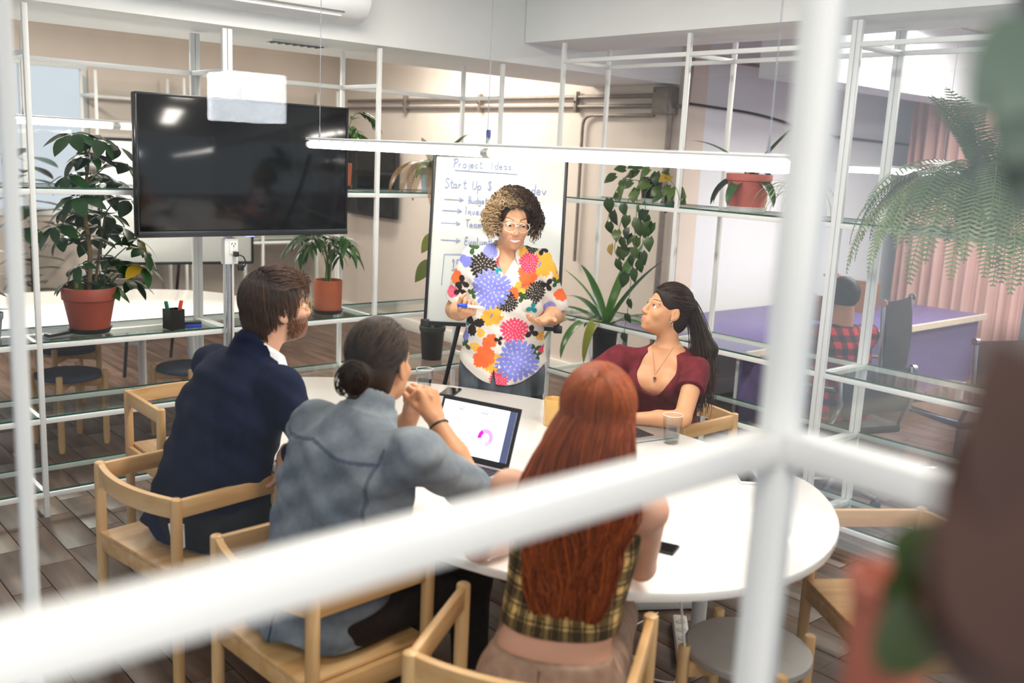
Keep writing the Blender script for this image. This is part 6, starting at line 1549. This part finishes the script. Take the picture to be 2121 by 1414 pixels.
# ================================================================ the room seen through the shelves, and reflected office things built solid
def office_chair(label, loc, rz, backm, top=1.06, lower=None):
    t = thing('office_chair', label, 'chair', loc, rz, group='reflected mesh office chairs built solid')
    for k in range(5):
        a = 2*PI*k/5; e = Vector((.28*math.cos(a), .28*math.sin(a), .06)); b = obj('base_arm', MB().path([(0, 0, .10), e], [.022, .014], 8), CHROME, t); obj('castor', MB().ball((e.x, e.y, .03), .03, 10, 8), BLACK, b)
    obj('column', MB().tube((0, 0, .09), (0, 0, .42), .025), CHROME, t)
    obj('seat', MB().box((0, 0, .45), (.48, .46, .05)), backm, t, bevel=.02)
    P = [[(x, -.22-.05*math.cos(u*1.2)+.02*(1-(x/.23)**2)*-1, .56+(top-.56)*(u+1)/2) for x in (-.23, -.12, 0, .12, .23)] for u in (-1, -.6, -.2, .2, .6, 1)]
    mb = MB().surf(P); mb.surf([[(x, y-.012, z) for x, y, z in r[::-1]] for r in P]); obj('backrest', mb, backm, t)
    if lower: obj('lower_panel', MB().box((0, -.262, .60), (.44, .012, .30)), lower, t, bevel=.004)
    for q in (-1, 1):
        obj('back_frame', MB().path([(q*.235, .2, .44), (q*.235, -.2, .46), (q*.235, -.27, .62), (q*.235, -.26, .62+(top-.62)*.5), (q*.235, -.245, top+.01)], .014, 8), CHROME, t)
        obj('armrest', MB().path([(q*.26, -.24, .70), (q*.27, -.05, .68), (q*.27, .12, .66), (q*.265, .16, .46)], .013, 8), CHROME, t)
        obj('hub_cap', MB().tube((q*.235, -.25, top), (q*.26, -.25, top), .022, n=14), CHROME, t)
    return t
MESHK = mat('black_mesh', '#1a1817', .7, var=.15, scale=200); BRN = mat('brown_mesh', '#5b3a26', .75, var=.12, scale=150)
PUR = mat('violet_desktop', '#5c5188', .35, var=.05, scale=2); BLU = mat('blue_panel', '#27479a', .5, var=.06)
t = thing('office_desk', 'long violet desk with a pale edge, a reflection built solid behind the right shelf', 'desk', (4.85, 3.50, 0))  # reflection of a desk, modelled as a solid one
obj('desktop', MB().box((1.65, .45, .725), (3.3, 1.15, .03)), PUR, t, bevel=.004)
obj('edge_strip', MB().box((1.65, -.135, .727), (3.3, .022, .045)), mat('cream_edge', '#d9cdb8', .5), t)
for x in (.08, 1.6, 3.2):
    for y in (-.05, .95): obj('leg', MB().box((x, y, .355), (.05, .05, .71)), WHITE, t)
obj('modesty_panel', MB().box((1.65, -.08, .44), (3.25, .02, .52)), mat('violet_panel', '#6a5d8c', .5, var=.05), t)
office_chair('black mesh office chair with chrome arms at the violet desk, a reflection built solid', (5.55, 3.08, 0), .15, MESHK, 1.10, BLU)  # mirrored chair made as a solid object
office_chair('brown office chair at the right of the violet desk, a reflection built solid', (5.78, 2.44, 0), -.35, BRN, .95)  # this chair is a reflection too, given solid form
for k, (x, y, sx, sy, sz, cc, lab) in enumerate(((7.3, 4.05, .35, .25, .22, '#8a5a38', 'open brown cardboard box on the violet desk'), (6.6, 3.9, .30, .22, .15, '#7a4a2c', 'low brown wooden box on the violet desk'))):
    t = thing('storage_box', lab, 'box', (x, y, .74), .3, group='brown boxes on the desk'); m_ = wood('box_'+cc[1:], cc, cc, .7)
    for (px2, py2, a, b) in ((0, -sy/2, sx, .015), (0, sy/2, sx, .015), (-sx/2, 0, .015, sy), (sx/2, 0, .015, sy)): obj('side', MB().box((px2, py2, sz/2), (a, b, sz)), m_, t)
    obj('bottom', MB().box((0, 0, .006), (sx-.02, sy-.02, .01)), m_, t); obj('lid_flap', MB().box((0, sy*.75, sz+.02), (sx, sy*.6, .008), M=Matrix.Rotation(.5, 3, 'X')), m_, t)
# pink curtain along the far wall
CUR = mat('pink_curtain', '#c79f97', .9, var=.06, scale=6, stretch=(1, 1, .1))
for k, (y0, y1) in enumerate(((4.45, 3.25), (3.0, 1.7))):
    P = []
    for i in range(90):
        s = i/89; y = y0+(y1-y0)*s; P.append([(8.62+.045*math.sin(s*74)+.02*math.sin(s*31), y, z) for z in (.04, .9, 1.8, 2.66)])
    t = thing('curtain', ('long dusty pink curtain at the far office wall, left one', 'long dusty pink curtain at the far office wall, right one')[k], 'curtain', (0, 0, 0), group='pink curtains'); c0 = Vector((8.62, (y0+y1)/2, 0)); t.location = c0
    obj('cloth', MB().surf([[Vector(p)-c0 for p in r] for r in P]), CUR, t, ang=180); obj('curtain_rail', MB().tube(Vector((0, (y0-y1)/2+.05, 2.65)), Vector((0, -(y0-y1)/2-.05, 2.65)), .014), WHITE, t)
# reflected man in red plaid, built as a solid figure beyond the shelves
def plaid_man():
    R0 = Vector((4.99, 2.80, 0)); DX = A_(-.01, -.22, 0); t = thing('person', 'seated person in a red and black plaid shirt, a reflection built solid beyond the shelf', 'person', R0)
    H = Head(A_(5.03, 3.10, 1.13)+DX, (.35, .93, -.15), sc=1.0); neck = A_(5.02, 3.07, .98)+DX; f_ = A_(.35, .93, 0); f_ /= np.linalg.norm(f_); rr = np.cross(f_, (0, 0, 1))
    shR, shL = neck+rr*.18+A_(0, 0, -.05), neck-rr*.18+A_(0, 0, -.05); el = [s_+f_*.12+A_(0, 0, -.26) for s_ in (shR, shL)]; wr = [e+f_*.22+A_(0, 0, .05) for e in el]
    S = SDF((4.62, 2.45, .5), (5.6, 3.5, 1.3), .006); S.cap(neck+A_(0, 0, -.06), H.w(0, -.02, -.05), .058, .055, .03); H.build(S, male=True)
    for e, w in zip(el, wr): S.cap(e, w, .04, .03, .02); hand(S, w, f_, (0, 0, -1), rr if w is wr[1] else -rr, 1.)
    sdf_obj('body', S, SKIN, t, lambda V: H.colour(V, np.array(hexc('#b98262')), (.4, .2, .16), (.03, .02, .02)))
    S = SDF((4.62, 2.42, .42), (5.5, 3.3, 1.06), .006); p0 = A_(4.98, 3.02, .46)+DX
    S.loft(p0, neck, rr, ((0, .19, .14, 0), (.5, .18, .13, 0), (.8, .175, .11, -.01), (1, .07, .06, 0)), .03)
    for s_, e in zip((shR, shL), el): S.cap(neck+A_(0, 0, -.05), s_, .05, .06, .04); S.cap(s_, e, .06, .05, .03)
    def pl(V):
        u = (V-p0)@rr; z = V[:, 2]; a = (np.floor(u/.035) % 2 == 0).astype(int)+(np.floor(z/.035) % 2 == 0).astype(int)
        return np.array([hexc('#c4202c'), hexc('#5e141c'), hexc('#141012')])[a]
    sdf_obj('plaid_shirt', S, CLOTH, t, pl)
    S = SDF((4.83, 2.68, .98), (5.22, 3.08, 1.3), .006); cap_hair(S, H); sdf_obj('hair', S, HAIRM, t, lambda V: np.tile(np.array(hexc('#1a1310')), (len(V), 1)))
    seated_legs(t, 'trousers', mat('jeans_dark', '#20283a', .9), tuple(p0+rr*.1+A_(0, 0, .06)), tuple(p0-rr*.1+A_(0, 0, .06)), tuple(p0+rr*.12+f_*.42+A_(0, 0, .04)), tuple(p0-rr*.12+f_*.42+A_(0, 0, .04)), tuple(p0*A_(1, 1, 0)+rr*.12+f_*.42), tuple(p0*A_(1, 1, 0)-rr*.12+f_*.42), (.08, .065, .05), h=.012, pelvis=(.15, .15, .10))
    ground(t)
plaid_man()
office_chair('black office chair holding the person in red plaid, a reflection built solid', (4.97, 2.78, 0), math.atan2(.93, .35)-PI/2, MESHK, .80)  # chair of the reflected person, also built solid
# far room: second flip chart, wall screen, extra battens
t = thing('whiteboard_easel', 'second whiteboard with a black frame behind the glass, below the television', 'whiteboard', (3.05, 7.55, 0), -.22)
obj('board', MB().box((0, 0, 1.35), (1.15, .02, .95)), mat('board_white', '#e9ece9', .2), t, bevel=.003)
for c_, s_ in (((0, 0, .875), (1.17, .03, .022)), ((0, 0, 1.825), (1.17, .03, .022)), ((-.58, 0, 1.35), (.02, .03, .95)), ((.58, 0, 1.35), (.02, .03, .95))): obj('frame_bar', MB().box(c_, s_), BLACKM, t, bevel=.003)
for x, y in ((-.45, -.15), (.45, -.15), (0, .5)): obj('leg', MB().tube((x*.8, 0, .88), (x, y, 0), .013), BLACKM, t)
a_, b_ = onx(722, 440, 5.70), onx(830, 310, 5.70)
t = thing('wall_screen', 'black screen panel hanging on the cream wall behind the palm', 'screen', (5.70, (a_.y+b_.y)/2, (a_.z+b_.z)/2)); w_, h_ = abs(a_.y-b_.y), abs(a_.z-b_.z)
obj('casing', MB().box((-.03, 0, 0), (.05, w_, h_)), BLACK, t, bevel=.006); obj('display', MB().box((-.057, 0, 0), (.004, w_-.05, h_-.05)), scr, t)
# the far end of the second room: an added shelf frame standing in for reflected posts
shelving('distant white shelf frame added for post reflections in the room behind the glass', (0, 9.1, 0), (1,0,0), (2.95, 3.75, 4.55, 5.4), (.114, .853, 1.58), 2.41, 2.2, (0,1,0))
# ventilation grille in the underside of the front beam
c = onz(612, 88, 2.42)
t = thing('ceiling_vent', 'dark slatted ventilation grille in the underside of the beam', 'vent', (c.x, c.y, 2.42))
obj('frame', MB().box((0, -.055, -.005), (.34, .012, .012)).box((0, .055, -.005), (.34, .012, .012)).box((-.17, 0, -.005), (.012, .12, .012)).box((.17, 0, -.005), (.012, .12, .012)), WHITE, t)
for k in range(7): obj('slat', MB().box((-.14+.047*k, 0, -.006), (.034, .10, .004), M=Matrix.Rotation(.5, 3, 'Y')), BLACKM, t)
# cube lamp in the corridor behind the viewer: the near glass mirrors it over the top of the television
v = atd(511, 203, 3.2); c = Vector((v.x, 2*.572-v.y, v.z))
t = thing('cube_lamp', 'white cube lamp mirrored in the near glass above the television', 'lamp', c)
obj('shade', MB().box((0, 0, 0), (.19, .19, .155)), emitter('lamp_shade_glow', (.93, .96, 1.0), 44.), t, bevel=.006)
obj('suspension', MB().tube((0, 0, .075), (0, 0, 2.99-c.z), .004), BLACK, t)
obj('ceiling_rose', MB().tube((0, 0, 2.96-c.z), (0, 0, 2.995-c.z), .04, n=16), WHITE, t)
